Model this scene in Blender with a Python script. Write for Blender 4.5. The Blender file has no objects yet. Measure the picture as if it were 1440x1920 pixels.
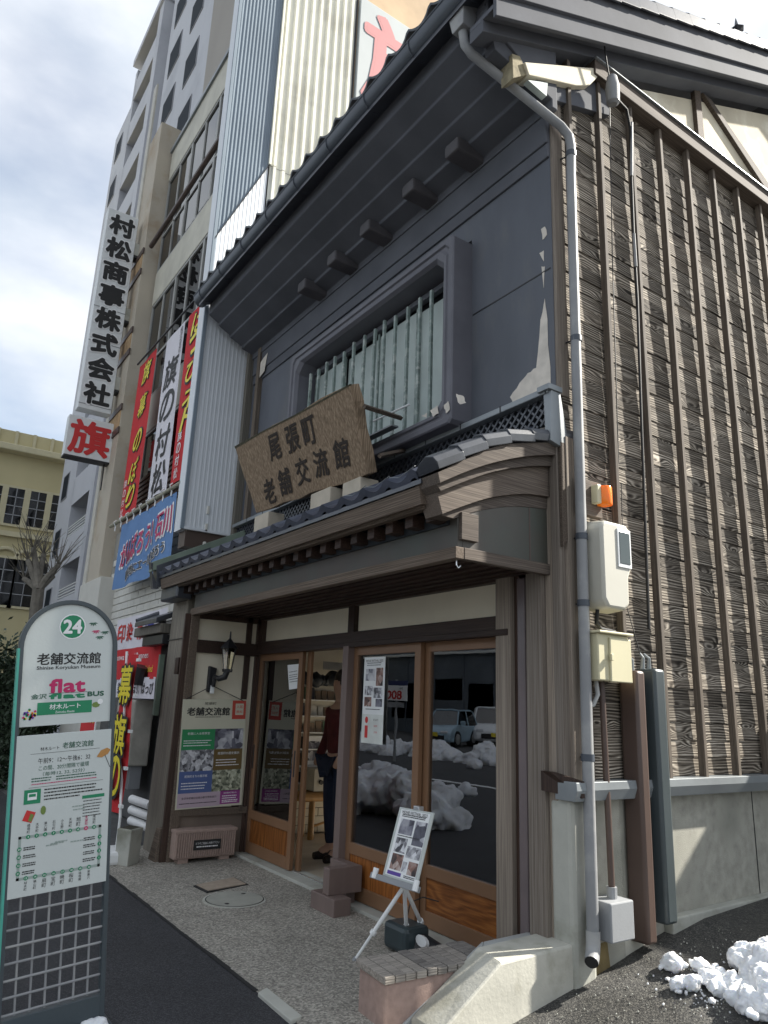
import bpy, bmesh, math, random
from math import radians as R, sin, cos, pi
from mathutils import Vector, Matrix, noise
random.seed(7)
S = bpy.context.scene
COL = S.collection
# ------------------------------------------------------------------ camera
F = 1360.156
RM = Matrix(((0.569943, 0.190960, 0.799187), (0.820850, -0.176153, -0.543301), (0.037030, 0.965663, -0.257147)))
O = Vector((0, 0, 1.55))
cd = bpy.data.cameras.new('camera'); cam = bpy.data.objects.new('camera', cd); COL.objects.link(cam)
cd.sensor_fit = 'HORIZONTAL'; cd.sensor_width = 36; cd.lens = F / 1440 * 36
cd.clip_start = 0.05; cd.clip_end = 2000
q = RM.to_quaternion(); q.normalize()
cam.rotation_mode = 'QUATERNION'; cam.rotation_quaternion = q; cam.location = O
S.camera = cam
RMn = q.to_matrix()
def P(px, py, x=None, y=None, z=None):
    """a point of the photograph carried onto a real plane of the place"""
    r = RMn @ Vector((px - 720, 960 - py, -F))
    if x is not None: t = (x - O.x) / r.x
    elif y is not None: t = (y - O.y) / r.y
    else: t = (z - O.z) / r.z
    return O + r * t
# ------------------------------------------------------------------ world, sun, exposure
SUN_EL, SUN_AZ = 38.0, 71.5        # azimuth from +X towards +Y
w = bpy.data.worlds.new('World'); S.world = w; w.use_nodes = True
nt = w.node_tree; nt.nodes.clear()
N = nt.nodes.new; L = nt.links.new
out = N('ShaderNodeOutputWorld'); mix = N('ShaderNodeMixShader')
sky = N('ShaderNodeTexSky'); sky.sky_type = 'NISHITA'; sky.sun_disc = False
sky.sun_elevation = R(SUN_EL); sky.sun_rotation = R(90 - SUN_AZ)
b1 = N('ShaderNodeBackground'); b1.inputs[1].default_value = 0.075
b2 = N('ShaderNodeBackground'); b2.inputs[1].default_value = 0.50
tc = N('ShaderNodeTexCoord'); mp = N('ShaderNodeMapping'); mp.inputs['Scale'].default_value = (1, 1, 2.2); mp.inputs['Location'].default_value = (3.1, 1.3, 0.9)
n1 = N('ShaderNodeTexNoise'); n1.inputs['Scale'].default_value = 2.1; n1.inputs['Detail'].default_value = 6; n1.inputs['Roughness'].default_value = .5
r1 = N('ShaderNodeValToRGB'); r1.color_ramp.elements[0].position = .36; r1.color_ramp.elements[0].color = (.42, .42, .42, 1)
r1.color_ramp.elements[1].position = .58
n2 = N('ShaderNodeTexNoise'); n2.inputs['Scale'].default_value = 3.4; n2.inputs['Detail'].default_value = 7
r2 = N('ShaderNodeValToRGB'); r2.color_ramp.elements[0].position = .3; r2.color_ramp.elements[0].color = (.56, .63, .72, 1)
r2.color_ramp.elements[1].position = .72; r2.color_ramp.elements[1].color = (.97, .98, 1, 1)
L(tc.outputs['Generated'], mp.inputs[0]); L(mp.outputs[0], n1.inputs[0]); L(mp.outputs[0], n2.inputs[0])
L(n1.outputs[0], r1.inputs[0]); L(n2.outputs[0], r2.inputs[0]); L(r2.outputs[0], b2.inputs[0])
L(sky.outputs[0], b1.inputs[0]); L(r1.outputs[0], mix.inputs[0]); L(b1.outputs[0], mix.inputs[1]); L(b2.outputs[0], mix.inputs[2]); L(mix.outputs[0], out.inputs[0])
sd = bpy.data.lights.new('sun', 'SUN'); sd.energy = 5.0; sd.angle = R(1.2); sd.color = (1, .95, .86)
sun = bpy.data.objects.new('sun', sd); COL.objects.link(sun)
sv = Vector((cos(R(SUN_EL)) * cos(R(SUN_AZ)), cos(R(SUN_EL)) * sin(R(SUN_AZ)), sin(R(SUN_EL))))
sun.rotation_euler = sv.to_track_quat('Z', 'Y').to_euler(); sun.location = sv * 60
S.view_settings.view_transform = 'Standard'; S.view_settings.look = 'None'
S.view_settings.exposure = 1.4; S.view_settings.gamma = 1
# ------------------------------------------------------------------ materials
MC = {}
def nodes(name):
    m = bpy.data.materials.new(name); m.use_nodes = True
    t = m.node_tree; b = t.nodes['Principled BSDF']
    return m, t, b
def coords(t, stretch=(1, 1, 1), rnd=True):
    c = t.nodes.new('ShaderNodeTexCoord'); mp = t.nodes.new('ShaderNodeMapping'); mp.inputs['Scale'].default_value = stretch
    if rnd:
        oi = t.nodes.new('ShaderNodeObjectInfo'); mu = t.nodes.new('ShaderNodeVectorMath'); mu.operation = 'ADD'
        sc = t.nodes.new('ShaderNodeMath'); sc.operation = 'MULTIPLY'; sc.inputs[1].default_value = 37
        t.links.new(oi.outputs['Random'], sc.inputs[0]); t.links.new(c.outputs['Object'], mu.inputs[0]); t.links.new(sc.outputs[0], mu.inputs[1])
        t.links.new(mu.outputs[0], mp.inputs[0])
    else: t.links.new(c.outputs['Object'], mp.inputs[0])
    return mp.outputs[0]
def noi(t, vec, scale, detail=4, rough=.55):
    n = t.nodes.new('ShaderNodeTexNoise'); n.inputs['Scale'].default_value = scale; n.inputs['Detail'].default_value = detail
    n.inputs['Roughness'].default_value = rough; t.links.new(vec, n.inputs[0]); return n.outputs[0]
def ramp(t, fac, stops):
    r = t.nodes.new('ShaderNodeValToRGB'); e = r.color_ramp.elements
    while len(e) < len(stops): e.new(.5)
    for k, (p, c) in enumerate(stops): e[k].position = p; e[k].color = (*c, 1)
    t.links.new(fac, r.inputs[0]); return r.outputs[0]
def bump(t, b, h, s, d=.01):
    n = t.nodes.new('ShaderNodeBump'); n.inputs['Strength'].default_value = s; n.inputs['Distance'].default_value = d
    t.links.new(h, n.inputs['Height']); t.links.new(n.outputs[0], b.inputs['Normal'])
def mixc(t, f, a, b, mode='MIX'):
    m = t.nodes.new('ShaderNodeMix'); m.data_type = 'RGBA'; m.blend_type = mode
    for k, v in ((0, f), (6, a), (7, b)):
        if hasattr(v, 'links'): t.links.new(v, m.inputs[k])
        else: m.inputs[k].default_value = v if k == 0 else (*v, 1)
    return m.outputs[2]
def M(name, col, rough=.6, var=.18, scale=5, bm=.15, bs=70, metal=0, stretch=(1, 1, 1), stain=None, sscale=1.6, samt=(.5, .66), spec=.4):
    if name in MC: return MC[name]
    m, t, b = nodes(name); v = coords(t, stretch)
    lo = tuple(c * (1 - var) for c in col); hi = tuple(min(1, c * (1 + var)) for c in col)
    c = ramp(t, noi(t, v, scale, 6), [(.3, lo), (.7, hi)])
    if stain:
        f = ramp(t, noi(t, v, sscale, 7, .62), [(samt[0], (0, 0, 0)), (samt[1], (1, 1, 1))]); c = mixc(t, f, c, stain)
    t.links.new(c, b.inputs['Base Color'])
    b.inputs['Roughness'].default_value = rough; b.inputs['Metallic'].default_value = metal; b.inputs['Specular IOR Level'].default_value = spec
    if bm: bump(t, b, noi(t, v, bs, 3), bm, .004)
    MC[name] = m; return m
def WOOD(name, dark, mid, light, along='z', A=300, B=10, rough=.8, bm=.5, big=(1.2, 7), amt=1.0, d=.004):
    """boards: grain lines A rad/m across the grain, swirling round knots"""
    if name in MC: return MC[name]
    m, t, b = nodes(name)
    st = {'x': (big[0], big[1], big[1]), 'y': (big[1], big[0], big[1]), 'z': (big[1], big[1], big[0])}[along]
    c = coords(t, (1, 1, 1)); mp = t.nodes.new('ShaderNodeMapping'); mp.inputs['Scale'].default_value = st; t.links.new(c, mp.inputs[0])
    nz = noi(t, mp.outputs[0], 1.0, 2, .45)
    sp = t.nodes.new('ShaderNodeSeparateXYZ'); t.links.new(c, sp.inputs[0])
    ad = t.nodes.new('ShaderNodeMath'); ad.operation = 'ADD'
    a, b_ = {'x': (1, 2), 'y': (0, 2), 'z': (0, 1)}[along]
    t.links.new(sp.outputs[a], ad.inputs[0]); t.links.new(sp.outputs[b_], ad.inputs[1])
    m1 = t.nodes.new('ShaderNodeMath'); m1.operation = 'MULTIPLY'; m1.inputs[1].default_value = A; t.links.new(ad.outputs[0], m1.inputs[0])
    m2 = t.nodes.new('ShaderNodeMath'); m2.operation = 'MULTIPLY_ADD'; m2.inputs[1].default_value = B * 6.28; t.links.new(nz, m2.inputs[0]); t.links.new(m1.outputs[0], m2.inputs[2])
    si = t.nodes.new('ShaderNodeMath'); si.operation = 'SINE'; t.links.new(m2.outputs[0], si.inputs[0])
    fine = t.nodes.new('ShaderNodeMapping'); fine.inputs['Scale'].default_value = tuple(x * 14 if x > 2 else x * 2.5 for x in st); t.links.new(c, fine.inputs[0])
    fn = noi(t, fine.outputs[0], 1, 4, .6)
    ma = t.nodes.new('ShaderNodeMath'); ma.operation = 'MULTIPLY_ADD'; ma.inputs[1].default_value = .27 * amt; ma.inputs[2].default_value = -.02; t.links.new(si.outputs[0], ma.inputs[0])
    s3 = t.nodes.new('ShaderNodeMath'); s3.operation = 'ADD'; t.links.new(ma.outputs[0], s3.inputs[0]); t.links.new(fn, s3.inputs[1])
    col = ramp(t, s3.outputs[0], [(.2, dark), (.5, mid), (.8, light)])
    oi = t.nodes.new('ShaderNodeObjectInfo')
    br = ramp(t, oi.outputs['Random'], [(0, (.68, .68, .69)), (1, (1.15, 1.12, 1.08))])
    col = mixc(t, 1.0, col, br, 'MULTIPLY')
    t.links.new(col, b.inputs['Base Color']); b.inputs['Roughness'].default_value = rough; b.inputs['Specular IOR Level'].default_value = .3
    bump(t, b, s3.outputs[0], bm, d)
    MC[name] = m; return m
def SIDING():
    m, t, b = nodes('weathered_siding'); c = coords(t)
    def mpg(sc):
        mp = t.nodes.new('ShaderNodeMapping'); mp.inputs['Scale'].default_value = sc; t.links.new(c, mp.inputs[0]); return mp.outputs[0]
    def mth(op, x, y=None, z=None):
        n = t.nodes.new('ShaderNodeMath'); n.operation = op
        for k, v in enumerate((x, y, z)):
            if v is None: continue
            if hasattr(v, 'links'): t.links.new(v, n.inputs[k])
            else: n.inputs[k].default_value = v
        return n.outputs[0]
    sp = t.nodes.new('ShaderNodeSeparateXYZ'); t.links.new(c, sp.inputs[0])
    warp = noi(t, mpg((8, 1.1, 7)), 1.0, 2, .4)
    vo = t.nodes.new('ShaderNodeTexVoronoi'); vo.inputs['Scale'].default_value = 1; t.links.new(mpg((1, 2.6, 9.0)), vo.inputs[0])
    knot = mth('POWER', mth('MAXIMUM', mth('SUBTRACT', 1.0, mth('MULTIPLY', vo.outputs['Distance'], 1.9)), 0.0), 1.6)
    ph = mth('ADD', mth('MULTIPLY', sp.outputs[2], 330.0), mth('ADD', mth('MULTIPLY', warp, 20.0), mth('MULTIPLY', knot, 26.0)))
    si = mth('SINE', ph); amp = mth('MULTIPLY_ADD', noi(t, mpg((3, 1.7, 10)), 1.0, 3), .9, -.12)
    fn = noi(t, mpg((60, 4, 150)), 1, 4, .65)
    h = mth('ADD', mth('MULTIPLY', si, mth('MULTIPLY', amp, .55)), mth('MULTIPLY_ADD', fn, .9, .02))
    col = ramp(t, h, [(.20, (.026, .022, .018)), (.40, (.115, .098, .080)), (.58, (.26, .232, .195)), (.82, (.62, .57, .49))])
    oi = t.nodes.new('ShaderNodeObjectInfo'); col = mixc(t, 1.0, col, ramp(t, oi.outputs['Random'], [(0, (.62, .61, .60)), (.5, (.95, .93, .90)), (1, (1.25, 1.22, 1.18))]), 'MULTIPLY')
    big = ramp(t, noi(t, mpg((1, .6, 1.2)), 1.4, 4), [(.35, (.62, .60, .58)), (.62, (1.1, 1.1, 1.1))]); col = mixc(t, 1.0, col, big, 'MULTIPLY')
    t.links.new(col, b.inputs['Base Color']); b.inputs['Roughness'].default_value = .85; b.inputs['Specular IOR Level'].default_value = .2; bump(t, b, h, .22, .003); return m
def plain(name, col, rough=.5, metal=0, spec=.4, emit=None):
    if name in MC: return MC[name]
    m, t, b = nodes(name)
    b.inputs['Base Color'].default_value = (*col, 1); b.inputs['Roughness'].default_value = rough; b.inputs['Metallic'].default_value = metal; b.inputs['Specular IOR Level'].default_value = spec
    MC[name] = m; return m
def GLASS(name, tint=(1, 1, 1), rough=0.0, k=1.0, ior=1.9):
    if name in MC: return MC[name]
    m = bpy.data.materials.new(name); m.use_nodes = True; t = m.node_tree; t.nodes.clear()
    o = t.nodes.new('ShaderNodeOutputMaterial'); mx = t.nodes.new('ShaderNodeMixShader'); tr = t.nodes.new('ShaderNodeBsdfTransparent'); gl = t.nodes.new('ShaderNodeBsdfGlossy')
    fr = t.nodes.new('ShaderNodeFresnel'); fr.inputs[0].default_value = ior
    tr.inputs[0].default_value = (*tint, 1); gl.inputs['Roughness'].default_value = rough
    t.links.new(fr.outputs[0], mx.inputs[0]); t.links.new(tr.outputs[0], mx.inputs[1]); t.links.new(gl.outputs[0], mx.inputs[2]); t.links.new(mx.outputs[0], o.inputs[0])
    c_ = t.nodes.new('ShaderNodeTexCoord'); nz = noi(t, c_.outputs['Object'], 2.2, 2); bp_ = t.nodes.new('ShaderNodeBump'); bp_.inputs['Strength'].default_value = .05; bp_.inputs['Distance'].default_value = .01; t.links.new(nz, bp_.inputs['Height']); t.links.new(bp_.outputs[0], gl.inputs['Normal'])
    MC[name] = m; return m
def PHOTO(name, a, b_, c, sc=14):
    if name in MC: return MC[name]
    m, t, b = nodes(name); v = coords(t, (1, 1, 1))
    vo = t.nodes.new('ShaderNodeTexVoronoi'); vo.inputs['Scale'].default_value = sc; t.links.new(v, vo.inputs[0])
    f = mixc(t, .55, vo.outputs['Color'], noi(t, v, sc * .6, 5)); bw = t.nodes.new('ShaderNodeRGBToBW'); t.links.new(f, bw.inputs[0])
    t.links.new(ramp(t, bw.outputs[0], [(.32, a), (.5, b_), (.68, c)]), b.inputs['Base Color']); b.inputs['Roughness'].default_value = .5
    MC[name] = m; return m

m_siding = SIDING()
m_batten = WOOD('grey_batten_wood', (.065, .053, .043), (.135, .112, .09), (.22, .19, .155), 'z', A=600, B=3, bm=.2, amt=.35)
m_post = WOOD('weathered_post', (.13, .105, .085), (.27, .23, .19), (.42, .37, .31), 'z', A=650, B=5, bm=.25, big=(.6, 9), amt=.35)
m_postgrey = WOOD('grey_old_pillar', (.09, .085, .07), (.20, .185, .155), (.33, .30, .25), 'z', A=420, B=6, bm=.3, big=(.5, 7), amt=.3)
m_brown = WOOD('dark_brown_wood', (.020, .012, .009), (.050, .030, .023), (.085, .055, .042), 'x', A=600, B=3, bm=.12, rough=.55, amt=.3)
m_brownz = WOOD('dark_brown_upright', (.022, .013, .010), (.055, .034, .026), (.095, .062, .048), 'z', A=600, B=3, bm=.12, rough=.55, amt=.3)
m_trim = WOOD('weathered_trim', (.055, .042, .033), (.115, .09, .07), (.21, .17, .14), 'x', A=600, B=5, bm=.25, amt=.35, big=(.7, 8))
m_trimy = WOOD('weathered_trim_side', (.055, .044, .037), (.115, .093, .077), (.21, .18, .15), 'y', A=520, B=4, bm=.12, amt=.22, big=(.9, 8))
m_orange = WOOD('oiled_keyaki_panel', (.12, .040, .010), (.25, .088, .022), (.38, .155, .045), 'z', A=130, B=6.0, rough=.4, bm=.03, big=(1.3, 5), amt=.45)
m_orangex = WOOD('oiled_keyaki_panel_wide', (.11, .036, .009), (.24, .085, .022), (.37, .15, .042), 'x', A=120, B=7, rough=.4, bm=.03, big=(1.8, 5), amt=.45)
m_doorframe = M('door_frame_brown', (.21, .115, .062), .42, .08, 3, .05)
m_bench = WOOD('greyed_plank', (.10, .09, .08), (.27, .25, .225), (.42, .39, .35), 'y', A=500, B=3, bm=.3, amt=.4)
m_sign_wood = WOOD('carved_sign_wood', (.10, .07, .045), (.25, .185, .125), (.44, .35, .25), 'z', A=330, B=7, bm=.2, big=(1.3, 4), amt=.28)
m_black = M('black_plaster', (.098, .106, .124), .7, .2, 1.6, .12, 40, stretch=(1, 1, .35), stain=(.14, .14, .14), sscale=2.4, samt=(.52, .78))
m_soffit = M('dark_soffit_plaster', (.108, .113, .128), .8, .15, 2, .1, 40, spec=.12)
m_blackt = M('roof_tile_glaze', (.050, .055, .066), .32, .3, 6, .1, 60, spec=.6)
m_bluet = M('blue_black_tile', (.055, .062, .085), .3, .3, 6, .1, 60, spec=.6)
m_plaster = M('cream_plaster', (.72, .66, .52), .85, .06, 2, .15, 60)
m_gable = M('old_gable_plaster', (.62, .56, .43), .9, .16, 1.3, .3, 50, stain=(.80, .76, .62), sscale=2.2)
m_patch = M('bare_undercoat', (.62, .57, .50), .9, .15, 9, .4, 50)
m_concrete = M('old_concrete', (.40, .40, .355), .85, .14, 3, .35, 45, stain=(.20, .20, .15), sscale=1.7, samt=(.52, .72))
m_found = M('pebbled_foundation', (.37, .36, .31), .9, .2, 12, .6, 160, stain=(.26, .26, .22), sscale=1.5)
m_wedge = M('stained_white_concrete', (.47, .46, .40), .85, .14, 4, .4, 50, stain=(.27, .26, .20), sscale=4.5, samt=(.50, .74))
m_brickpink = M('pink_cast_block', (.33, .235, .20), .85, .14, 25, .35, 110)
m_copper = M('green_brown_copper_sheet', (.070, .056, .047), .5, .25, 1.5, .08, 30, stain=(.058, .070, .058), sscale=1.0, samt=(.45, .7))
m_verdigris = M('verdigris_sheet', (.115, .15, .115), .6, .2, 3)
m_flash = M('zinc_flashing', (.24, .26, .27), .42, .15, 3, .05, 30, metal=.3)
m_pipe = M('grey_pvc', (.245, .25, .255), .5, .12, 2.5, .04, 30, stain=(.33, .33, .32), sscale=2.5)
m_gutter = M('dark_gutter', (.062, .072, .088), .38, .12, 2, .03)
m_meter = M('meter_cream', (.50, .485, .42), .45, .05, 2, .02)
m_boxcream = M('box_yellow_cream', (.56, .52, .35), .5, .05, 2, .02)
m_greybox = M('grey_box', (.27, .28, .29), .45, .05)
m_brownpole = M('brown_cover', (.085, .058, .048), .42, .1, 2, .03)
m_greenpole = M('slate_cover', (.055, .068, .072), .4, .1, 2, .03)
m_white = M('white_paint', (.78, .79, .78), .45, .04, 3, .02)
m_alu = plain('aluminium', (.72, .73, .74), .32, .85)
m_blackm = plain('black_metal', (.02, .02, .022), .4)
m_cable = plain('black_cable', (.015, .015, .015), .6)
m_greycable = plain('grey_conduit', (.45, .46, .45), .4)
m_frost = M('frosted_pane', (.44, .50, .475), .5, .10, 4, .05)
m_green_bar = M('verdigris_bar', (.20, .25, .23), .6, .3, 12, .3, 80, stain=(.42, .45, .42), sscale=14)
m_pub = M('room_plaster', (.45, .42, .35), .9)
m_glass = GLASS('door_glass', (.95, .96, .95), 0.0, ior=3.3)
m_winglass = GLASS('window_glass', (.45, .5, .55), .02, ior=2.3)
m_lampglass = GLASS('smoked_lamp_glass', (.72, .68, .55), .03, ior=1.6)
def SNOW():
    m, t, b = nodes('snow'); v = coords(t); b.inputs['Roughness'].default_value = .75
    t.links.new(ramp(t, noi(t, v, 9, 6), [(.28, (.42, .41, .38)), (.40, (.70, .71, .73)), (.6, (.78, .80, .82))]), b.inputs['Base Color'])
    b.inputs['Subsurface Weight'].default_value = .25; b.inputs['Subsurface Radius'].default_value = (.05, .06, .08); b.inputs['Subsurface Scale'].default_value = .6
    bump(t, b, noi(t, v, 60, 6, .7), .7, .006); return m
m_snow = SNOW()
def AGG(name, dark, mid, light, sc=150, bs=.5, stain=None):
    m, t, b = nodes(name); v = coords(t, rnd=False)
    vo = t.nodes.new('ShaderNodeTexVoronoi'); vo.inputs['Scale'].default_value = sc; t.links.new(v, vo.inputs[0])
    bw = t.nodes.new('ShaderNodeRGBToBW'); t.links.new(vo.outputs['Color'], bw.inputs[0])
    c = ramp(t, bw.outputs[0], [(.15, dark), (.55, mid), (.9, light)])
    big = ramp(t, noi(t, v, 1.3, 6, .6), [(.32, (.72, .72, .72)), (.68, (1.12, 1.12, 1.12))]); c = mixc(t, 1.0, c, big, 'MULTIPLY')
    t.links.new(c, b.inputs['Base Color']); b.inputs['Roughness'].default_value = .85
    if stain:
        f = ramp(t, noi(t, v, .9, 4), [(.45, (.35,) * 3), (.6, (.9,) * 3)]); t.links.new(f, b.inputs['Roughness'])
    bump(t, b, vo.outputs['Distance'], bs, .004); return m
m_asphalt = AGG('street_asphalt', (.012, .012, .014), (.030, .031, .035), (.065, .065, .068), 170, .4)
m_lane = AGG('lane_asphalt', (.020, .020, .020), (.048, .047, .044), (.13, .125, .11), 150, .5, stain=True)
m_terrace = AGG('washed_gravel_concrete', (.15, .14, .12), (.30, .28, .24), (.48, .45, .385), 95, .6)
m_ground = M('far_ground', (.10, .10, .10), .9)
# ------------------------------------------------------------------ building helpers
class MB:
    def __init__(s): s.bm = bmesh.new()
    def box(s, x0, x1, y0, y1, z0, z1):
        v = [s.bm.verts.new(p) for p in ((x0, y0, z0), (x1, y0, z0), (x1, y1, z0), (x0, y1, z0), (x0, y0, z1), (x1, y0, z1), (x1, y1, z1), (x0, y1, z1))]
        for f in ((0, 3, 2, 1), (4, 5, 6, 7), (0, 1, 5, 4), (1, 2, 6, 5), (2, 3, 7, 6), (3, 0, 4, 7)): s.bm.faces.new([v[i] for i in f])
        return s
    def face(s, pts): s.bm.faces.new([s.bm.verts.new(p) for p in pts]); return s
    def hexa(s, a, b):
        """solid between two matching polygons"""
        va = [s.bm.verts.new(p) for p in a]; vb = [s.bm.verts.new(p) for p in b]; n = len(a)
        s.bm.faces.new(va[::-1]); s.bm.faces.new(vb)
        for i in range(n): s.bm.faces.new((va[i], va[(i + 1) % n], vb[(i + 1) % n], vb[i]))
        return s
    def prism(s, pts, off):
        off = Vector(off); return s.hexa([Vector(p) for p in pts], [Vector(p) + off for p in pts])
    def tube(s, pts, r, n=10, caps=True):
        pts = [Vector(p) for p in pts]; rings = []
        rr = r if isinstance(r, (list, tuple)) else [r] * len(pts)
        up = None
        for i, p in enumerate(pts):
            d = ((pts[min(i + 1, len(pts) - 1)] - pts[i]).normalized() + (pts[i] - pts[max(i - 1, 0)]).normalized())
            if d.length < 1e-6: d = Vector((0, 0, 1))
            d.normalize()
            if up is None: up = Vector((0, 0, 1)) if abs(d.z) < .9 else Vector((1, 0, 0))
            a = d.cross(up).normalized(); b = a.cross(d).normalized(); up = b
            rings.append([s.bm.verts.new(p + (a * cos(2 * pi * k / n) + b * sin(2 * pi * k / n)) * rr[i]) for k in range(n)])
        for i in range(len(rings) - 1):
            for k in range(n): s.bm.faces.new((rings[i][k], rings[i][(k + 1) % n], rings[i + 1][(k + 1) % n], rings[i + 1][k]))
        if caps: s.bm.faces.new(rings[0]); s.bm.faces.new(rings[-1][::-1])
        return s
    def lathe(s, prof, c=(0, 0, 0), n=16):
        c = Vector(c); rings = [[s.bm.verts.new(c + Vector((r * cos(2 * pi * k / n), r * sin(2 * pi * k / n), z))) for k in range(n)] for r, z in prof]
        for i in range(len(rings) - 1):
            for k in range(n): s.bm.faces.new((rings[i][k], rings[i][(k + 1) % n], rings[i + 1][(k + 1) % n], rings[i + 1][k]))
        s.bm.faces.new(rings[0][::-1]); s.bm.faces.new(rings[-1]); return s
    def xf(s, m): bmesh.ops.transform(s.bm, matrix=m, verts=s.bm.verts); return s
    def build(s, name, m, parent=None, bev=0, smooth=False, kind=None, label=None, loc=None):
        bmesh.ops.recalc_face_normals(s.bm, faces=s.bm.faces)
        me = bpy.data.meshes.new(name); s.bm.to_mesh(me); s.bm.free()
        if isinstance(m, (list, tuple)):
            for k in m: me.materials.append(k)
        else: me.materials.append(m)
        if smooth:
            for f in me.polygons: f.use_smooth = True
            me.set_sharp_from_angle(angle=R(38))
        o = bpy.data.objects.new(name, me); COL.objects.link(o)
        if loc is not None: o.location = loc
        if parent is not None: setpar(o, parent)
        if bev:
            b = o.modifiers.new('bevel', 'BEVEL'); b.width = bev; b.segments = 2; b.limit_method = 'ANGLE'; b.angle_limit = R(40)
        if kind: o['kind'] = kind
        if label: o['label'] = label
        return o
WM = {}
def wmat(o):
    m = Matrix.LocRotScale(o.location, o.rotation_euler, o.scale)
    return wmat(o.parent) @ m if o.parent else m
def setpar(o, parent):
    """meshes are drawn in world coordinates, so undo the parent's own placement"""
    o.parent = parent
    m = wmat(parent).inverted() @ Matrix.LocRotScale(o.location, o.rotation_euler, o.scale)
    o.location, o.rotation_euler, o.scale = m.to_translation(), m.to_euler(), m.to_scale()
def thing(name, label, cat, loc=(0, 0, 0), group=None):
    o = bpy.data.objects.new(name, None); COL.objects.link(o); o.location = loc; o.empty_display_size = .1
    o['label'] = label; o['category'] = cat
    if group: o['group'] = group
    return o
def tag(o, label, cat, group=None):
    o['label'] = label; o['category'] = cat
    if group: o['group'] = group
    return o
def box(name, m, parent, x0, x1, y0, y1, z0, z1, bev=.004, **k): return MB().box(x0, x1, y0, y1, z0, z1).build(name, m, parent, bev, **k)
def again(src, parent, mat4):
    """another object on the same mesh, placed by a world matrix"""
    c = src.copy(); COL.objects.link(c); c.parent = parent
    m = wmat(parent).inverted() @ mat4
    c.location, c.rotation_euler, c.scale = m.to_translation(), m.to_euler(), m.to_scale(); return c
def txt(s, m, parent, o, u, v, cx, cz, w=None, h=None, bold=0, name='lettering', vert=False, ls=1.0, n_off=.0015, rot=0, shear=0):
    """flat lettering on the panel frame (origin o, unit right u, unit up v), centred at cx, cz"""
    c = bpy.data.curves.new('t', 'FONT'); c.body = '\n'.join(s) if vert else s; c.align_x = 'CENTER'; c.size = 1; c.resolution_u = 3; c.shear = shear
    if vert: c.space_line = ls
    t = bpy.data.objects.new('t', c); COL.objects.link(t); bpy.context.view_layer.update()
    me = bpy.data.meshes.new_from_object(t.evaluated_get(bpy.context.evaluated_depsgraph_get())); bpy.data.objects.remove(t); bpy.data.curves.remove(c)
    if not me.vertices: return None
    xs = [p.co.x for p in me.vertices]; ys = [p.co.y for p in me.vertices]
    W = max(xs) - min(xs); H = max(ys) - min(ys); mx = (max(xs) + min(xs)) / 2; my = (max(ys) + min(ys)) / 2
    sx = (w / W) if w else None; sy = (h / H) if h else None
    sx = sx or sy; sy = sy or sx
    n = u.cross(v); ca, sa = cos(rot), sin(rot)
    for p in me.vertices:
        a = (p.co.x - mx) * sx; b = (p.co.y - my) * sy; a, b = a * ca - b * sa, a * sa + b * ca
        p.co = o + u * (cx + a) + v * (cz + b) + n * n_off
    if bold:
        # thicken the strokes: the same glyphs again, shifted a little, each on its own hair-thin layer
        d = bold * (abs(sx) + abs(sy)) * .42; bm = bmesh.new(); bm.from_mesh(me); g0 = list(bm.verts) + list(bm.edges) + list(bm.faces)
        for k in range(8):
            r_ = bmesh.ops.duplicate(bm, geom=g0); of_ = u * d * cos(k * pi / 4) + v * d * sin(k * pi / 4) - n * (.00012 * (k + 1))
            for e in r_['geom']:
                if isinstance(e, bmesh.types.BMVert): e.co += of_
        bm.to_mesh(me); bm.free()
    me.materials.clear(); me.materials.append(m); me.name = name
    t = bpy.data.objects.new(name, me); COL.objects.link(t)
    if parent is not None: setpar(t, parent)
    return t
def card(name, m, parent, o, u, v, a0, b0, a1, b1, n_off=.0008, t=0.0, **k):
    """flat print (or a thin slab of thickness t) on a panel frame"""
    n = u.cross(v); pts = [o + u * a + v * b + n * n_off for a, b in ((a0, b0), (a1, b0), (a1, b1), (a0, b1))]
    if t: return MB().prism(pts, n * -t).build(name, m, parent, **k)
    return MB().face(pts).build(name, m, parent, **k)
def lines(m, parent, o, u, v, x0, x1, zs, hgt, n_off=.0012, name='fine_print', seed=1):
    """rows of very small print, each row broken into words"""
    rr = random.Random(seed); mb = MB(); n = u.cross(v)
    for z in zs:
        x = x0; end = x1 - rr.random() * .15 * (x1 - x0)
        while x < end:
            l = min((.4 + rr.random() * 2.2) * hgt, end - x)
            mb.face([o + u * a + v * b + n * n_off for a, b in ((x, z), (x + l, z), (x + l, z + hgt), (x, z + hgt))]); x += l + hgt * .35
    return mb.build(name, m, parent)
X = Vector((1, 0, 0)); Y = Vector((0, 1, 0)); Z = Vector((0, 0, 1))
ink = plain('black_ink', (.02, .02, .02), .6); inkw = plain('white_ink', (.8, .8, .8), .6)
pgreen = plain('print_green', (.015, .22, .10), .5); pmag = plain('print_magenta', (.50, .02, .12), .5); pred = plain('print_red', (.55, .03, .03), .5)
pyel = plain('print_yellow', (.75, .62, .03), .5)
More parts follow.
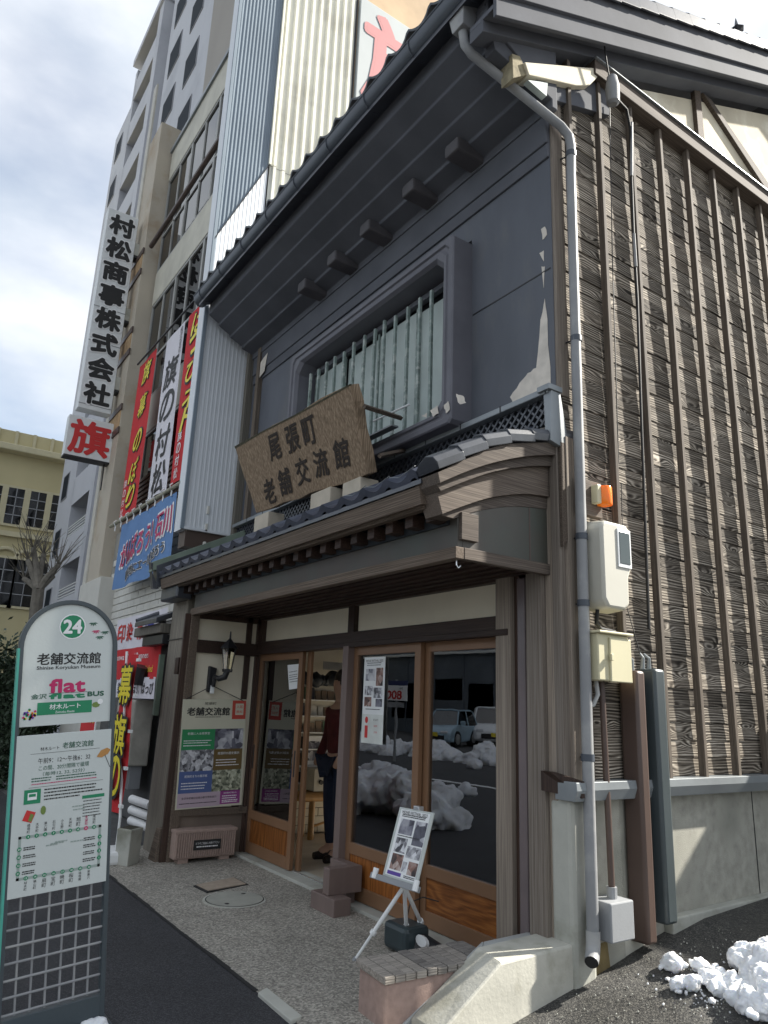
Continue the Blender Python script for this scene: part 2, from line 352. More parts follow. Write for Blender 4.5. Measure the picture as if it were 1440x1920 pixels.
# ================================================================== SETTING
def struct(name, mb, m, **k):
    return mb.build(name, m, kind='structure', **k)
struct('ground', MB().face([(-300, -300, -.03), (300, -300, -.03), (300, 300, -.03), (-300, 300, -.03)]), m_ground)
mb = MB()
mb.box(-60, 60, -1.6, 2.06, -.2, 0.0)
struct('sidewalk', mb, m_asphalt)
struct('street', MB().box(-120, 120, -9.5, -1.6, -.2, -.022), m_asphalt)
struct('parking_lot', MB().box(-70, 40, -26, -9.5, -.2, -.012), M('parking_asphalt', (.05, .05, .05), .8, .2, 2))
tb = MB()
tb.hexa([Vector(p) for p in ((-8.3, 2.06, .004), (-3.9, 2.06, .004), (-3.2, 2.06, .004), (-3.2, 3.6, .03), (-8.3, 3.6, .03))], [Vector(p) for p in ((-8.3, 2.06, -.2), (-3.9, 2.06, -.2), (-3.2, 2.06, -.2), (-3.2, 3.6, -.2), (-8.3, 3.6, -.2))])
struct('entrance_terrace', tb, m_terrace)
struct('road_marking', MB().box(-120, 60, -3.95, -3.8, -.05, -.018), m_white)
# the lane beside the building rises away from the street
lp = [(2.2, -.06), (2.6, -.03), (3.0, .03), (3.5, .12), (4.1, .25), (4.6, .33), (5.5, .38), (8, .42), (16, .6), (40, 1.2)]
mb = MB(); nx = 14; vs = []
for (yy, zz) in lp:
    vs.append([mb.bm.verts.new((-3.09 + 5.5 * i / nx, yy, zz + .012 * noise.noise(Vector((i * .7, yy * 2, 0))) - .02 * abs(i - 4) / nx)) for i in range(nx + 1)])
for a in range(len(vs) - 1):
    for i in range(nx): mb.bm.faces.new((vs[a][i], vs[a][i + 1], vs[a + 1][i + 1], vs[a + 1][i]))
struct('lane', mb, m_lane, smooth=True)
def lane_z(y):
    for (a, za), (b, zb) in zip(lp, lp[1:]):
        if a <= y <= b: return za + (zb - za) * (y - a) / (b - a)
    return 0
# old kerb stone between terrace and pavement
kp = [P(483, 1868, z=.0), P(500, 1858, z=.0), P(566, 1912, z=.0), P(545, 1922, z=.0)]
tag(MB().prism([p + Z * .02 for p in kp], (0, 0, -.1)).build('kerb_stone', m_concrete, bev=.006), 'short weathered kerb stone set between asphalt and gravel terrace', 'kerb stone')
# inspection lids
t = thing('inspection_cover', 'round concrete inspection cover with two lifting holes in the terrace', 'manhole cover', (-5.87, 2.69, .02))
cc = Vector((-5.87, 2.70, .018)); 
MB().lathe([(.25, -.02), (.25, .0), (.232, .001)], cc, 40).build('rim', m_concrete, t, smooth=True)
MB().lathe([(.222, -.015), (.222, .004), (.05, .006)], cc, 40).build('lid', M('lid_concrete', (.30, .30, .26), .85, .1, 9, .3), t, smooth=True)
MB().lathe([(.232, -.015), (.232, .002), (.223, .002), (.223, -.015)], cc, 40).build('gap_ring', ink, t)
for a in (2.3, 5.5): MB().lathe([(.018, 0), (.018, .006), (.012, .007)], cc + Vector((cos(a) * .165, sin(a) * .165, 0)), 12).build('lifting_hole', m_blackm, t)
t = thing('access_hatch', 'rectangular gravel filled access hatch with black metal rim in terrace', 'hatch', (-6.42, 2.82, .02))
hq = [P(363, 1660, z=.024), P(388, 1672, z=.024), P(466, 1658, z=.024), P(440, 1645, z=.024)]
c0 = sum(hq, Vector()) / 4
MB().prism(hq, (0, 0, -.05)).build('rim', m_blackm, t)
MB().prism([c0 + (p - c0) * .90 + Z * .006 for p in hq], (0, 0, -.05)).build('infill', M('hatch_infill', (.33, .27, .21), .85, .12, 20, .3, 90), t)
# ================================================================== THE OLD SHOP (museum)
XL, XR, YF = -8.24, -3.08, 3.45
shop = thing('old_wooden_shop', 'two storey black plastered wooden shop with tiled eaves, slatted upper window and board clad side', 'building', ((XL + XR) / 2, YF, 0))
# --- upper front wall
wall = MB().box(XL, XR, YF, 3.60, 3.35, 3.62).box(XL, XR, YF, 3.60, 5.28, 6.3).box(XL, -6.72, YF, 3.60, 3.62, 5.28).box(-3.94, XR, YF, 3.60, 3.62, 5.28).build('upper_wall', m_black, shop)
# bare undercoat where the plaster has come off
prng = random.Random(3)
def patch(cy, pts, parent=wall, off=.004, nm='peeled_patch', m=m_patch):
    ps = [Vector((a, cy - off, b)) for a, b in pts]; return MB().prism(ps, (0, .003, 0)).build(nm, m, parent)
def rough(pts, amp=.02, n=4):
    o = []
    for i in range(len(pts)):
        a, b = pts[i], pts[(i + 1) % len(pts)]
        for k in range(n): f = k / n; o.append((a[0] + (b[0] - a[0]) * f + prng.uniform(-amp, amp) * (k > 0), a[1] + (b[1] - a[1]) * f + prng.uniform(-amp, amp) * (k > 0)))
    return o
def onF(l, y=YF): return [(P(a, b, y=y).x, P(a, b, y=y).z) for a, b in l]
patch(YF, rough(onF([(957, 745), (975, 718), (990, 700), (1006, 690), (1014, 600), (1022, 560), (1027, 600), (1033, 735), (1000, 748), (962, 760)]), .008, 3))
patch(YF, rough(onF([(1015, 430), (1022, 425), (1026, 440), (1018, 450)]), .006, 2)); patch(YF, rough(onF([(1012, 475), (1020, 470), (1020, 490)]), .005, 2)); patch(YF, rough(onF([(1016, 500), (1022, 500), (1020, 540)]), .004, 2))
box('wall_joint', m_blackm, wall, -3.92, -3.1, YF - .004, YF, 4.575, 4.585, 0)
# left corner strips of the upper wall
box('corner_board', m_postgrey, shop, -8.30, -8.22, 3.36, 3.46, 3.40, 6.1)
box('corner_board', m_batten, shop, -8.02, -7.94, 3.39, 3.455, 3.60, 5.95)
box('band_board', m_soffit, shop, -8.2, XR, 3.415, 3.455, 5.62, 5.88, .01)
box('band_board', m_soffit, shop, -8.2, XR, 3.43, 3.455, 5.50, 5.62, .006)
patch(YF, rough([(-7.95, 5.72), (-7.75, 5.78), (-7.8, 5.55), (-7.98, 5.5)], .02, 2), shop, .045)
# --- the framed, barred window
def rrect(x0, x1, z0, z1, c, y):
    return [Vector(p) for p in ((x0 + c, y, z0), (x1 - c, y, z0), (x1, y, z0 + c), (x1, y, z1 - c), (x1 - c, y, z1), (x0 + c, y, z1), (x0, y, z1 - c), (x0, y, z0 + c))]
def loft(loops, name, m, parent, **k):
    mb = MB(); vs = [[mb.bm.verts.new(p) for p in l] for l in loops]; n = len(loops[0])
    for a in range(len(vs) - 1):
        for i in range(n): mb.bm.faces.new((vs[a][i], vs[a][(i + 1) % n], vs[a + 1][(i + 1) % n], vs[a + 1][i]))
    return mb.build(name, m, parent, **k)
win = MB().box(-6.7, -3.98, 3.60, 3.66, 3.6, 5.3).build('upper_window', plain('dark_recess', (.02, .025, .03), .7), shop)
FX0, FX1, FZ0, FZ1 = -6.74, -3.93, 3.62, 5.26
def fl(i, y, c): return rrect(FX0 + i, FX1 - i, FZ0 + i, FZ1 - i, c, y)
loft([fl(0, 3.46, .03), fl(0, 3.255, .03), fl(.012, 3.245, .035), fl(.055, 3.245, .05), fl(.065, 3.262, .055), fl(.085, 3.262, .06), fl(.095, 3.248, .07), fl(.125, 3.252, .09), fl(.15, 3.29, .10), fl(.16, 3.58, .10)], 'window_frame', M('frame_plaster', (.12, .12, .138), .6, .2, 2, .1, 40), win, bev=.004)
fr2 = MB()
fr2.box(-6.58, -4.08, 3.36, 3.40, 3.74, 3.80).build('bottom_rail', m_flash, win)
nb = 14; bx = []
for i in range(nb):
    x = -6.47 + i * (2.30 / (nb - 1)); bx.append(x)
bar0 = MB().box(-.014, .014, -.014, .014, 0, 1.20).build('bar', m_green_bar, win, .004); bar0.location = Vector((bx[0], 3.37, 3.82)) - win.location - shop.location
mw = wmat(win)
bar0.matrix_basis = mw.inverted() @ Matrix.Translation((bx[0], 3.37, 3.80))
for x in bx[1:]: again(bar0, win, Matrix.Translation((x, 3.37 + random.uniform(-.004, .004), 3.80 + random.uniform(-.02, .02))) @ Matrix.Rotation(random.uniform(-.012, .012), 4, 'Y'))
pw = 2.46 / 4
for i in range(4):
    x0 = -6.56 + i * pw
    box('shutter_panel', m_frost, win, x0 + .006, x0 + pw - .006, 3.50 + (i % 2) * .025, 3.515 + (i % 2) * .025, 3.79, 5.02 - .01 * i, .003)
    box('panel_stile', m_green_bar, win, x0 - .012, x0 + .012, 3.485, 3.50, 3.79, 5.03, .002)
box('upper_rail', m_soffit, win, -6.57, -4.09, 3.45, 3.50, 5.03, 5.08)
# flaked paint on the frame's lower right corner
for l in ([(855, 738), (868, 742), (874, 755), (862, 758), (858, 752)], [(832, 760), (840, 752), (843, 768), (836, 775)], [(806, 770), (820, 760), (822, 775), (812, 782)], [(790, 780), (800, 774), (799, 783)]):
    patch(3.235, rough(onF(l, 3.235), .006, 3), win, 0.0, 'flaked_paint')
# little iron tray below the bars, left of the frame corner
box('drip_sill', m_flash, win, -5.6, -4.6, 3.17, 3.24, 3.775, 3.79, .002)
# --- scale patterned ornamental band between wall and lower roof
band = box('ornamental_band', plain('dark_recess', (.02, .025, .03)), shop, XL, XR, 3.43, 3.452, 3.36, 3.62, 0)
mb = MB(); s = .072; k = 0
zz0, zz1 = 3.395, 3.585
x = XL - .2
while x < XR + .01:
    for sg in (1, -1):
        a = Vector((x, 3.405, zz0 if sg > 0 else zz1)); b = Vector((x + (zz1 - zz0), 3.405, zz1 if sg > 0 else zz0))
        d = (b - a); t0 = 0; t1 = 1
        if a.x < XL: t0 = (XL - a.x) / d.x
        if b.x > XR: t1 = (XR - a.x) / d.x
        if t1 > t0:
            p, q_ = a + d * t0, a + d * t1; nn = Vector((-d.z, 0, d.x)).normalized() * .0075; yo = Vector((0, .004 if sg < 0 else 0, 0))
            mb.prism([p - nn + yo, q_ - nn + yo, q_ + nn + yo, p + nn + yo], (0, .02, 0))
    x += s
mb.build('lattice', m_blackt, band, kind='stuff')
box('cap_board', m_flash, band, XL, XR + .02, 3.35, 3.46, 3.585, 3.63, .006)
for i in range(12):
    x = XR - .43 * i; box('cap_joint', m_blackm, band, x - .004, x + .004, 3.346, 3.36, 3.587, 3.632, 0)
mb = MB().hexa([Vector(p) for p in ((XR - .06, 3.33, 3.64), (XR + .05, 3.33, 3.64), (XR + .05, 3.33, 3.60), (XR - .06, 3.33, 3.60))], [Vector(p) for p in ((XR - .06, 3.46, 3.64), (XR + .05, 3.46, 3.64), (XR + .05, 3.46, 3.60), (XR - .06, 3.46, 3.60))])
mb.hexa([Vector(p) for p in ((XR - .03, 3.36, 3.60), (XR + .04, 3.36, 3.60), (XR + .045, 3.34, 3.24), (XR + .0, 3.34, 3.24))], [Vector(p) for p in ((XR - .03, 3.45, 3.60), (XR + .04, 3.45, 3.60), (XR + .045, 3.52, 3.20), (XR + .0, 3.52, 3.20))])
mb.build('end_flashing', m_flash, shop, .004)
# --- lower roof (hisashi)
y0, y1, sl = 2.42, 3.40, .52
def rz(y): return 2.865 + sl * (y - y0)
low = MB().prism([(-7.95, y0 + .02, rz(y0) - .03), (-3.22, y0 + .02, rz(y0) - .03), (-3.22, y1, rz(y1) - .03), (-7.95, y1, rz(y1) - .03)], (0, 0, -.03)).build('lower_roof', m_blackt, shop)
def tile_mesh(w=.265, l=.30, th=.016, eave=False):
    mb = MB(); nn = 8; pr = []
    for i in range(nn + 1):
        u = i / nn; h = -.028 * sin(pi * min(1, u / .68)) if u < .68 else .026 * sin(pi * (u - .68) / .32)
        pr.append((u * w, h))
    rows = []
    for (yy, dz) in ((0, 0), (l, 0)):
        rows.append(([mb.bm.verts.new((a, yy, b + dz)) for a, b in pr], [mb.bm.verts.new((a, yy, b - th + dz)) for a, b in pr]))
    (t0, bt0), (t1, bt1) = rows
    for i in range(nn):
        mb.bm.faces.new((t0[i], t0[i + 1], t1[i + 1], t1[i])); mb.bm.faces.new((bt0[i + 1], bt0[i], bt1[i], bt1[i + 1])); mb.bm.faces.new((t0[i + 1], t0[i], bt0[i], bt0[i + 1])); mb.bm.faces.new((t1[i], t1[i + 1], bt1[i + 1], bt1[i]))
    mb.bm.faces.new((t0[0], t1[0], bt1[0], bt0[0])); mb.bm.faces.new((t0[nn], bt0[nn], bt1[nn], t1[nn]))
    if eave:   # turned-down lip
        lip = [mb.bm.verts.new((a, -.004, b - .052)) for a, b in pr]; l2 = [mb.bm.verts.new((a, .012, b - .052)) for a, b in pr]; tt = [mb.bm.verts.new((a, -.004, b + .002)) for a, b in pr]
        for i in range(nn):
            mb.bm.faces.new((tt[i], tt[i + 1], lip[i + 1], lip[i])); mb.bm.faces.new((lip[i], lip[i + 1], l2[i + 1], l2[i]))
    return mb
ang = math.atan(sl)
TR_ = Matrix.Rotation(ang, 4, 'X')
nt_ = 18; tw = 4.70 / nt_
tiles = {}
for row in range(4):
    yy = y0 + row * .265; 
    for i in range(nt_):
        m4 = Matrix.Translation((-7.94 + i * tw, yy, rz(yy) + .012 + .004 * (row > 0))) @ TR_ @ Matrix.Scale(tw / .265, 4, X)
        e = row == 0
        if e not in tiles:
            tiles[e] = tile_mesh(eave=e).build('roof_tile', m_bluet, low, smooth=True); o = tiles[e]; m5 = wmat(low).inverted() @ m4
            o.location, o.rotation_euler, o.scale = m5.to_translation(), m5.to_euler(), m5.to_scale()
        else: again(tiles[e], low, m4)
# curved right verge: long drum-like edge tiles over moulded boards
def vp(l, x=-3.14): return [P(780 + a / 3.43, 700 + b / 3.43, x=x) for a, b in l]
def smooth_curve(pts, n=4):
    o = []
    for i in range(len(pts) - 1):
        p0 = pts[max(i - 1, 0)]; p1 = pts[i]; p2 = pts[i + 1]; p3 = pts[min(i + 2, len(pts) - 1)]
        for k in range(n):
            t_ = k / n; o.append(.5 * ((2 * p1) + (p2 - p0) * t_ + (2 * p0 - 5 * p1 + 4 * p2 - p3) * t_ ** 2 + (3 * p1 - p0 - 3 * p2 + p3) * t_ ** 3))
    return o + [pts[-1]]
top1 = smooth_curve(vp([(92, 655), (300, 555), (500, 480), (750, 463), (975, 465)])); bot1 = smooth_curve(vp([(105, 722), (300, 640), (500, 580), (720, 545), (945, 545)]))
bot2 = smooth_curve(vp([(135, 765), (300, 700), (480, 640), (700, 605), (900, 605)])); bot3 = smooth_curve(vp([(170, 905), (330, 845), (500, 795), (700, 775), (872, 795)]))
bot4 = smooth_curve(vp([(262, 930), (380, 890), (500, 865), (650, 850), (862, 868)]))
def verge_board(a, b, x0, x1, nm, m, parent=low):
    mb = MB()
    for i in range(len(a) - 1):
        qd = [a[i], a[i + 1], b[i + 1], b[i]]
        mb.hexa([Vector((x0, p.y, p.z)) for p in qd], [Vector((x1, p.y, p.z)) for p in qd])
    bmesh.ops.remove_doubles(mb.bm, verts=mb.bm.verts, dist=.0005)
    return mb.build(nm, m, parent, .002)
verge_board(top1, bot1, -3.30, -3.07, 'verge_moulding', m_trimy); verge_board(bot1, bot2, -3.30, -3.105, 'verge_moulding', m_trimy)
verge_board(bot2, bot3, -3.30, -3.14, 'verge_board', m_trimy); verge_board(bot3, bot4, -3.30, -3.165, 'verge_board', m_trimy)
box('notch_block', m_trimy, low, -3.22, -3.145, P(868, 975, x=-3.17).y - .03, P(885, 975, x=-3.17).y + .03, 2.50, bot4[3].z, .003)
tops = top1; L_ = [0]
for i in range(len(tops) - 1): L_.append(L_[-1] + (tops[i + 1] - tops[i]).length)
def at_len(s_):
    for i in range(len(L_) - 1):
        if s_ <= L_[i + 1]: f = (s_ - L_[i]) / (L_[i + 1] - L_[i]); return tops[i].lerp(tops[i + 1], f), (tops[i + 1] - tops[i]).normalized()
    return tops[-1], (tops[-1] - tops[-2]).normalized()
nv = 6; tl = L_[-1] / nv
for i in range(nv):
    a, d = at_len(i * tl); b, _ = at_len((i + 1) * tl); dd = (b - a).normalized(); up = Vector((0, -dd.z, dd.y))
    mb = MB(); prof = [(-3.05, .005), (-3.042, .05), (-3.06, .085), (-3.12, .10), (-3.20, .07), (-3.26, .03), (-3.26, .0)]
    k = .006 * (i % 2)
    mb.hexa([Vector((px, a.y, a.z)) + up * (h + .010) for px, h in prof], [Vector((px, b.y, b.z)) + up * (h - .006) - dd * -.012 for px, h in prof])
    mb.build('verge_tile', m_blackt, low, .004)
MB().prism([vp([(715, 385)])[0], vp([(900, 320)])[0], vp([(915, 380)])[0], vp([(860, 388)])[0]], (-.02, 0, 0)).build('mortar_wedge', m_patch, low)
# copper wire tying the tiles
mb = MB()
for i in range(nt_ - 3, nt_): mb.tube([(-7.94 + i * tw, y0 - .01, 2.90), (-7.94 + i * tw + tw * .4, y0 - .012, 2.875), (-7.94 + (i + 1) * tw, y0 - .01, 2.91)], .0025, 5)
mb.build('tie_wire', m_flash, low)
# eave board, rafter ends
eb = MB().prism([(-7.93, 2.45, 2.80), (-7.93, 2.50, 2.82), (-7.93, 2.52, 2.70), (-7.93, 2.47, 2.69)], (4.68, 0, 0)).prism([(-7.93, 2.50, 2.745), (-7.93, 2.58, 2.77), (-7.93, 2.58, 2.685), (-7.93, 2.51, 2.675)], (4.66, 0, 0))
eb.build('eave_board', m_trim, low, .003)
n_r = 22
rb = None
for i in range(n_r):
    x = -7.75 + i * (4.45 / (n_r - 1))
    m4 = Matrix.Translation((x, 2.575, 2.655))
    if rb is None:
        rb = MB().box(-.040, .040, 0, .12, -.042, .042).build('rafter_end', m_brown, low, .003); rb.matrix_basis = wmat(low).inverted() @ m4
    else: again(rb, low, m4)
box('rafter_shade_strip', plain('dark_recess', (.02, .025, .03)), low, -7.44, -3.24, 2.668, 2.679, 2.60, 2.78, 0)  # flat dark strip on the fascia, shade between rafter ends put into colour
box('rafter_soffit', m_brown, low, -7.9, -3.25, 2.55, 3.4, 2.775, 2.795, 0)
# left end: verdigris flashing and end tile
MB().prism([(-7.965, 2.35, 2.875), (-7.965, 3.42, 3.425), (-7.965, 3.42, 3.53), (-7.965, 2.35, 2.985)], (-.10, 0, 0)).build('left_flashing', M('green_copper_flashing', (.20, .25, .20), .6, .2, 3), low, .004)
MB().prism([(-7.96, 2.36, 2.87), (-7.96, 2.36, 2.97), (-7.96, 2.33, 2.98), (-7.99, 2.40, 2.70), (-7.97, 2.46, 2.70)], (-.08, 0, 0)).build('end_cap', m_blackt, low, .003)
gp = [P(278, 1062, y=2.42), P(298, 1066, y=2.42), P(450, 1010, y=2.9), P(440, 1000, y=2.9)]
MB().prism([(-8.12, 2.40, 2.93), (-7.96, 2.40, 2.95), (-7.96, 2.43, 2.70), (-8.0, 2.43, 2.70)], (0, .6, .3)).build('end_cap', m_blackt, low, .004)
# --- fascia box over the doors
fas = MB().box(-7.42, -3.17, 2.68, 2.72, 2.45, 2.86).box(-3.215, -3.17, 2.72, 3.45, 2.45, 3.05).build('fascia', m_copper, shop, .004)
box('fascia_trim', m_trim, fas, -7.45, -3.155, 2.655, 2.72, 2.385, 2.455, .004)
MB().prism([(-3.20, 2.655, 2.385), (-3.155, 2.655, 2.385), (-3.155, 2.655, 2.455), (-3.20, 2.655, 2.455)], (0, .80, 0)).xf(Matrix.Translation((0.002, .0655, .001))).build('fascia_trim', m_trimy, fas, .004)
box('fascia_seam', m_brownpole, fas, -3.175, -3.168, 3.27, 3.28, 2.46, 2.98, 0)
MB().tube([(-3.20, 2.70, 2.385), (-3.20, 2.70, 2.355), (-3.20, 2.715, 2.34), (-3.20, 2.73, 2.355)], .004, 6).build('hook', m_alu, fas)
# shallow arched inner board under the box
arc = []
for i in range(9): u = i / 8; arc.append((2.74 + .70 * u, 2.385 - .10 + .085 * sin(pi * (1 - u) / 2 + .0)))
porch = box('porch_ceiling', m_brown, shop, -7.42, -3.22, 2.72, 3.46, 2.42, 2.44, 0)
for i in range(6): box('ceiling_batten', m_brown, porch, -7.42, -3.22, 2.82 + i * .11, 2.835 + i * .11, 2.405, 2.42, .002)
# --- big left pillar and left porch wall
pil = MB().hexa([Vector(p) for p in ((-8.16, 2.66, 0), (-7.60, 2.66, 0), (-7.60, 3.0, 0), (-8.16, 3.0, 0))], [Vector(p) for p in ((-8.10, 2.68, 2.66), (-7.62, 2.68, 2.66), (-7.62, 3.0, 2.66), (-8.10, 3.0, 2.66))]).build('pillar', m_postgrey, shop, .02)
box('pillar_joint', m_blackm, pil, -8.11, -7.60, 2.664, 2.70, 2.155, 2.163, 0)
MB().hexa([Vector(p) for p in ((-7.66, 2.56, 0), (-7.46, 2.56, 0), (-7.46, 2.70, 0), (-7.66, 2.70, 0))], [Vector(p) for p in ((-7.62, 2.60, .30), (-7.50, 2.60, .30), (-7.50, 2.70, .30), (-7.62, 2.70, .30))]).build('pillar_foot', m_trim, pil, .008)
box('corbel', m_blackt, pil, -8.02, -7.50, 2.50, 2.68, 2.56, 2.72, .02)
box('green_glass_strip', m_verdigris, pil, -8.155, -8.10, 2.60, 2.655, 1.35, 2.0, .003)
box('clamp_plate', m_brownz, pil, -7.60, -7.50, 2.60, 2.66, 1.78, 1.95, .004)
pw_ = thing  # alias kept short
lw = box('porch_side_wall', m_plaster, shop, -7.50, -7.44, 2.74, 3.5, 0.0, 2.44, 0)
XP = -7.44
def sbar(y0_, y1_, z0_, z1_, d=.035, m=m_brownz, nm='frame_bar'): return box(nm, m, lw, XP - .01, XP + d, y0_, y1_, z0_, z1_, .003)
sbar(2.66, 2.745, 0, 2.40, .05, m_trim); sbar(2.60, 2.665, 0, 2.40, .02, m_brownz)
sbar(3.30, 3.36, .45, 2.42, .03); sbar(3.42, 3.47, 0, 2.42, .03)
sbar(2.74, 3.47, 2.01, 2.14, .045, m_brown); sbar(2.74, 3.47, 2.36, 2.42, .03, m_brown)
sbar(2.74, 3.47, .42, .485, .05, m_trim); sbar(2.74, 3.47, .0, .42, .012, M('grey_brown_board', (.16, .125, .10), .8, .25, 3, .3, 40, stretch=(1, 1, .3)), 'lower_board')
sbar(3.36, 3.40, .45, .50, .06, m_trim)
# --- front wall inside the porch: posts, lintel, transoms
YD = 3.50
fw = box('lintel', m_brown, shop, -7.44, -3.52, 3.43, 3.56, 2.032, 2.165, .006)
box('lintel_lip', m_brown, fw, -7.44, -3.52, 3.41, 3.43, 2.028, 2.07, .004)
box('transom_panel', m_plaster, fw, -7.38, -3.64, 3.50, 3.53, 2.165, 2.405, 0)
for x in (-7.40, -5.535, -3.60): box('transom_post', m_brownz, fw, x - .05, x + .05, 3.45, 3.52, 2.16, 2.42, .004)
box('transom_rail', m_brown, fw, -7.44, -3.52, 3.44, 3.54, 2.40, 2.46, .004)
box('fill_wall', m_pub, fw, -8.2, -3.1, 3.56, 3.62, 2.16, 3.36, 0)
box('corner_post', m_brownz, shop, -7.48, -7.38, 3.45, 3.56, 0, 2.1, .005)
pf = box('door_jamb', M('jamb_mauve_brown', (.17, .125, .11), .55, .12, 2, .1, 60, stretch=(4, 4, .6)), shop, -5.565, -5.475, 3.40, 3.58, 0.05, 2.04, .005)
jm = MC['jamb_mauve_brown']
box('jamb_block', jm, pf, -5.26, -5.17, 3.14, 3.44, .142, .33, .005); box('jamb_block', jm, pf, -5.53, -5.261, 3.36, 3.44, .02, .33, .005); box('jamb_foot', jm, pf, -5.40, -5.05, 3.12, 3.27, -.0, .142, .006)
# right hand posts
box('right_post', m_post, shop, -3.64, -3.50, 3.42, 3.56, 0, 2.45, .006)
box('right_rail', m_brownz, shop, -3.50, -3.455, 3.46, 3.54, 0, 2.45, .003)
box('right_rail', M('mauve_rail', (.16, .13, .13), .3, .15, 3), shop, -3.45, -3.375, 3.43, 3.52, 0, 2.40, .012)
box('right_recess', m_brownz, shop, -3.38, -3.34, 3.47, 3.54, 0, 2.45, .002)
cp = box('right_corner_post', m_post, shop, -3.34, -3.20, 3.40, 3.54, .0, 2.45, .008)
box('right_corner_post', m_post, shop, -3.20, -3.125, 3.435, 3.54, .0, 3.1, .006)
box('right_corner_post', m_post, shop, -3.125, -3.06, 3.42, 3.52, 1.14, 3.25, .004)
# sills
box('door_sill', m_concrete, shop, -7.44, -3.5, 3.36, 3.62, -.05, .05, .006)
box('sill_rail', m_alu, shop, -6.45, -5.6, 3.50, 3.515, .05, .056, 0)
# --- sliding doors
def door(x0, x1, y, parent, hs, glz=.46, ztop=2.035, panel_m=m_orange, lab=None, plx=0):
    d = MB().box(x0, x0 + .075, y - .02, y + .02, .055, ztop).box(x1 - .075, x1, y - .02, y + .02, .055, ztop).box(x0 + .075, x1 - .075, y - .02, y + .02, ztop - .075, ztop) \
        .box(x0 + .075, x1 - .075, y - .02, y + .02, glz - .085, glz).box(x0 + .075, x1 - .075, y - .02, y + .02, .055, .16).build('sliding_door', m_doorframe, parent, .003, label=lab)
    box('door_glass', m_glass, d, x0 + .073, x1 - .073, y - .003, y + .003, glz - .002, ztop - .073, 0)
    box('door_panel', panel_m, d, x0 + .07, x1 - .07, y - .008, y + .008, .155, glz - .08, 0)
    for h in hs: box('finger_pull', m_blackm, d, h - .012, h + .012, y - .024, y - .017, .86, 1.10, .004)
    return d
d1 = door(-7.40, -6.42, 3.485, shop, (-7.36, -6.45), lab='open left sliding door with small notice on its glass')
box('door_edge', m_doorframe, d1, -6.43, -6.36, 3.53, 3.56, .055, 2.035, .002)
d3 = door(-5.49, -4.52, 3.485, shop, (), lab='sliding door with long event poster on its glass')
d4 = door(-4.54, -3.64, 3.535, shop, (), panel_m=m_orangex)
def paper(l, y, parent, m=m_white, nm='notice'):
    return MB().prism([P(a, b, y=y) for a, b in l], (0, .0012, 0)).build(nm, m, parent)
nl = [(539, 1247), (560, 1245), (563, 1290), (542, 1293)]
pp = paper(nl, 3.475, shop)
o_ = P(542, 1293, y=3.474); uu = (P(563, 1290, y=3.474) - o_); vv = (P(539, 1247, y=3.474) - o_); wl, hl = uu.length, vv.length
uu.normalize(); vv = vv.normalized()
lines(ink, shop, o_, uu, vv, wl * .1, wl * .9, [hl * f for f in (.28, .38, .47, .55, .68)], .006, -.0012 * -1, seed=4)
# long poster on door 3
o_ = P(677, 1392, y=3.464); tr = P(723, 1230, y=3.464); pwid, phei = .275, .0
tl_ = P(683, 1233, y=3.464); br_ = P(717, 1393, y=3.464)
uu = X.copy(); pw0 = br_.x - o_.x; ph0 = tl_.z - o_.z
poster = MB().prism([o_, o_ + X * pw0, o_ + X * pw0 + Z * ph0, o_ + Z * ph0], (0, .002, 0)).build('event_poster', m_white, shop)
UO = o_ - Y * .0
def nrm_card(m, a, b, c, d, nm='photo_print', par=None, n=.0015): return card(nm, m, par or poster, UO, X, Z, a * pw0, b * ph0, c * pw0, d * ph0, n)
card('info_print', M('poster_grey', (.62, .64, .60), .5), poster, UO, X, Z, .0, 0.0, pw0, ph0 * .33, .0012)
ph1 = PHOTO('photo_print_a', (.03, .03, .045), (.16, .16, .20), (.60, .60, .62)); ph2 = PHOTO('photo_print_b', (.03, .02, .02), (.25, .13, .10), (.5, .42, .38), 22); ph3 = PHOTO('photo_print_c', (.05, .05, .06), (.28, .28, .30), (.7, .7, .72), 30)
for (a, b, c, d), m in (((.10, .72, .56, .86), ph1), ((.60, .66, .92, .87), ph2), ((.08, .55, .46, .66), ph3), ((.50, .52, .92, .64), ph3), ((.08, .42, .42, .53), ph2), ((.62, .42, .92, .51), ph1)): nrm_card(m, a, b, c, d)
txt('MOVIE FESTIVAL 2022', ink, poster, UO, X, Z, pw0 * .5, ph0 * .955, w=pw0 * .8, n_off=.002)
lines(ink, poster, UO, X, Z, pw0 * .15, pw0 * .85, [ph0 * .925, ph0 * .90, ph0 * .385], .006)
MB().face([UO + X * pw0 * a + Z * ph0 * b - Y * .003 for a, b in ((.16, .06), (.30, .06), (.30, .20), (.16, .20))]).build('info_mark', pred, poster)
MB().hexa([UO + X * pw0 * (.23 + .07 * cos(k * pi / 6)) + Z * (ph0 * .265 + pw0 * .07 * 1.2 * sin(k * pi / 6)) - Y * .0035 for k in range(12)], [UO + X * pw0 * (.23 + .07 * cos(k * pi / 6)) + Z * (ph0 * .265 + pw0 * .07 * 1.2 * sin(k * pi / 6)) - Y * .002 for k in range(12)]).build('info_mark', pred, poster)
for k, s_ in enumerate(('まちのり', '案内所', 'ご利用')): txt(s_, pred if k else ink, poster, UO, X, Z, pw0 * .66, ph0 * (.27 - .07 * k), h=.016, n_off=.002)
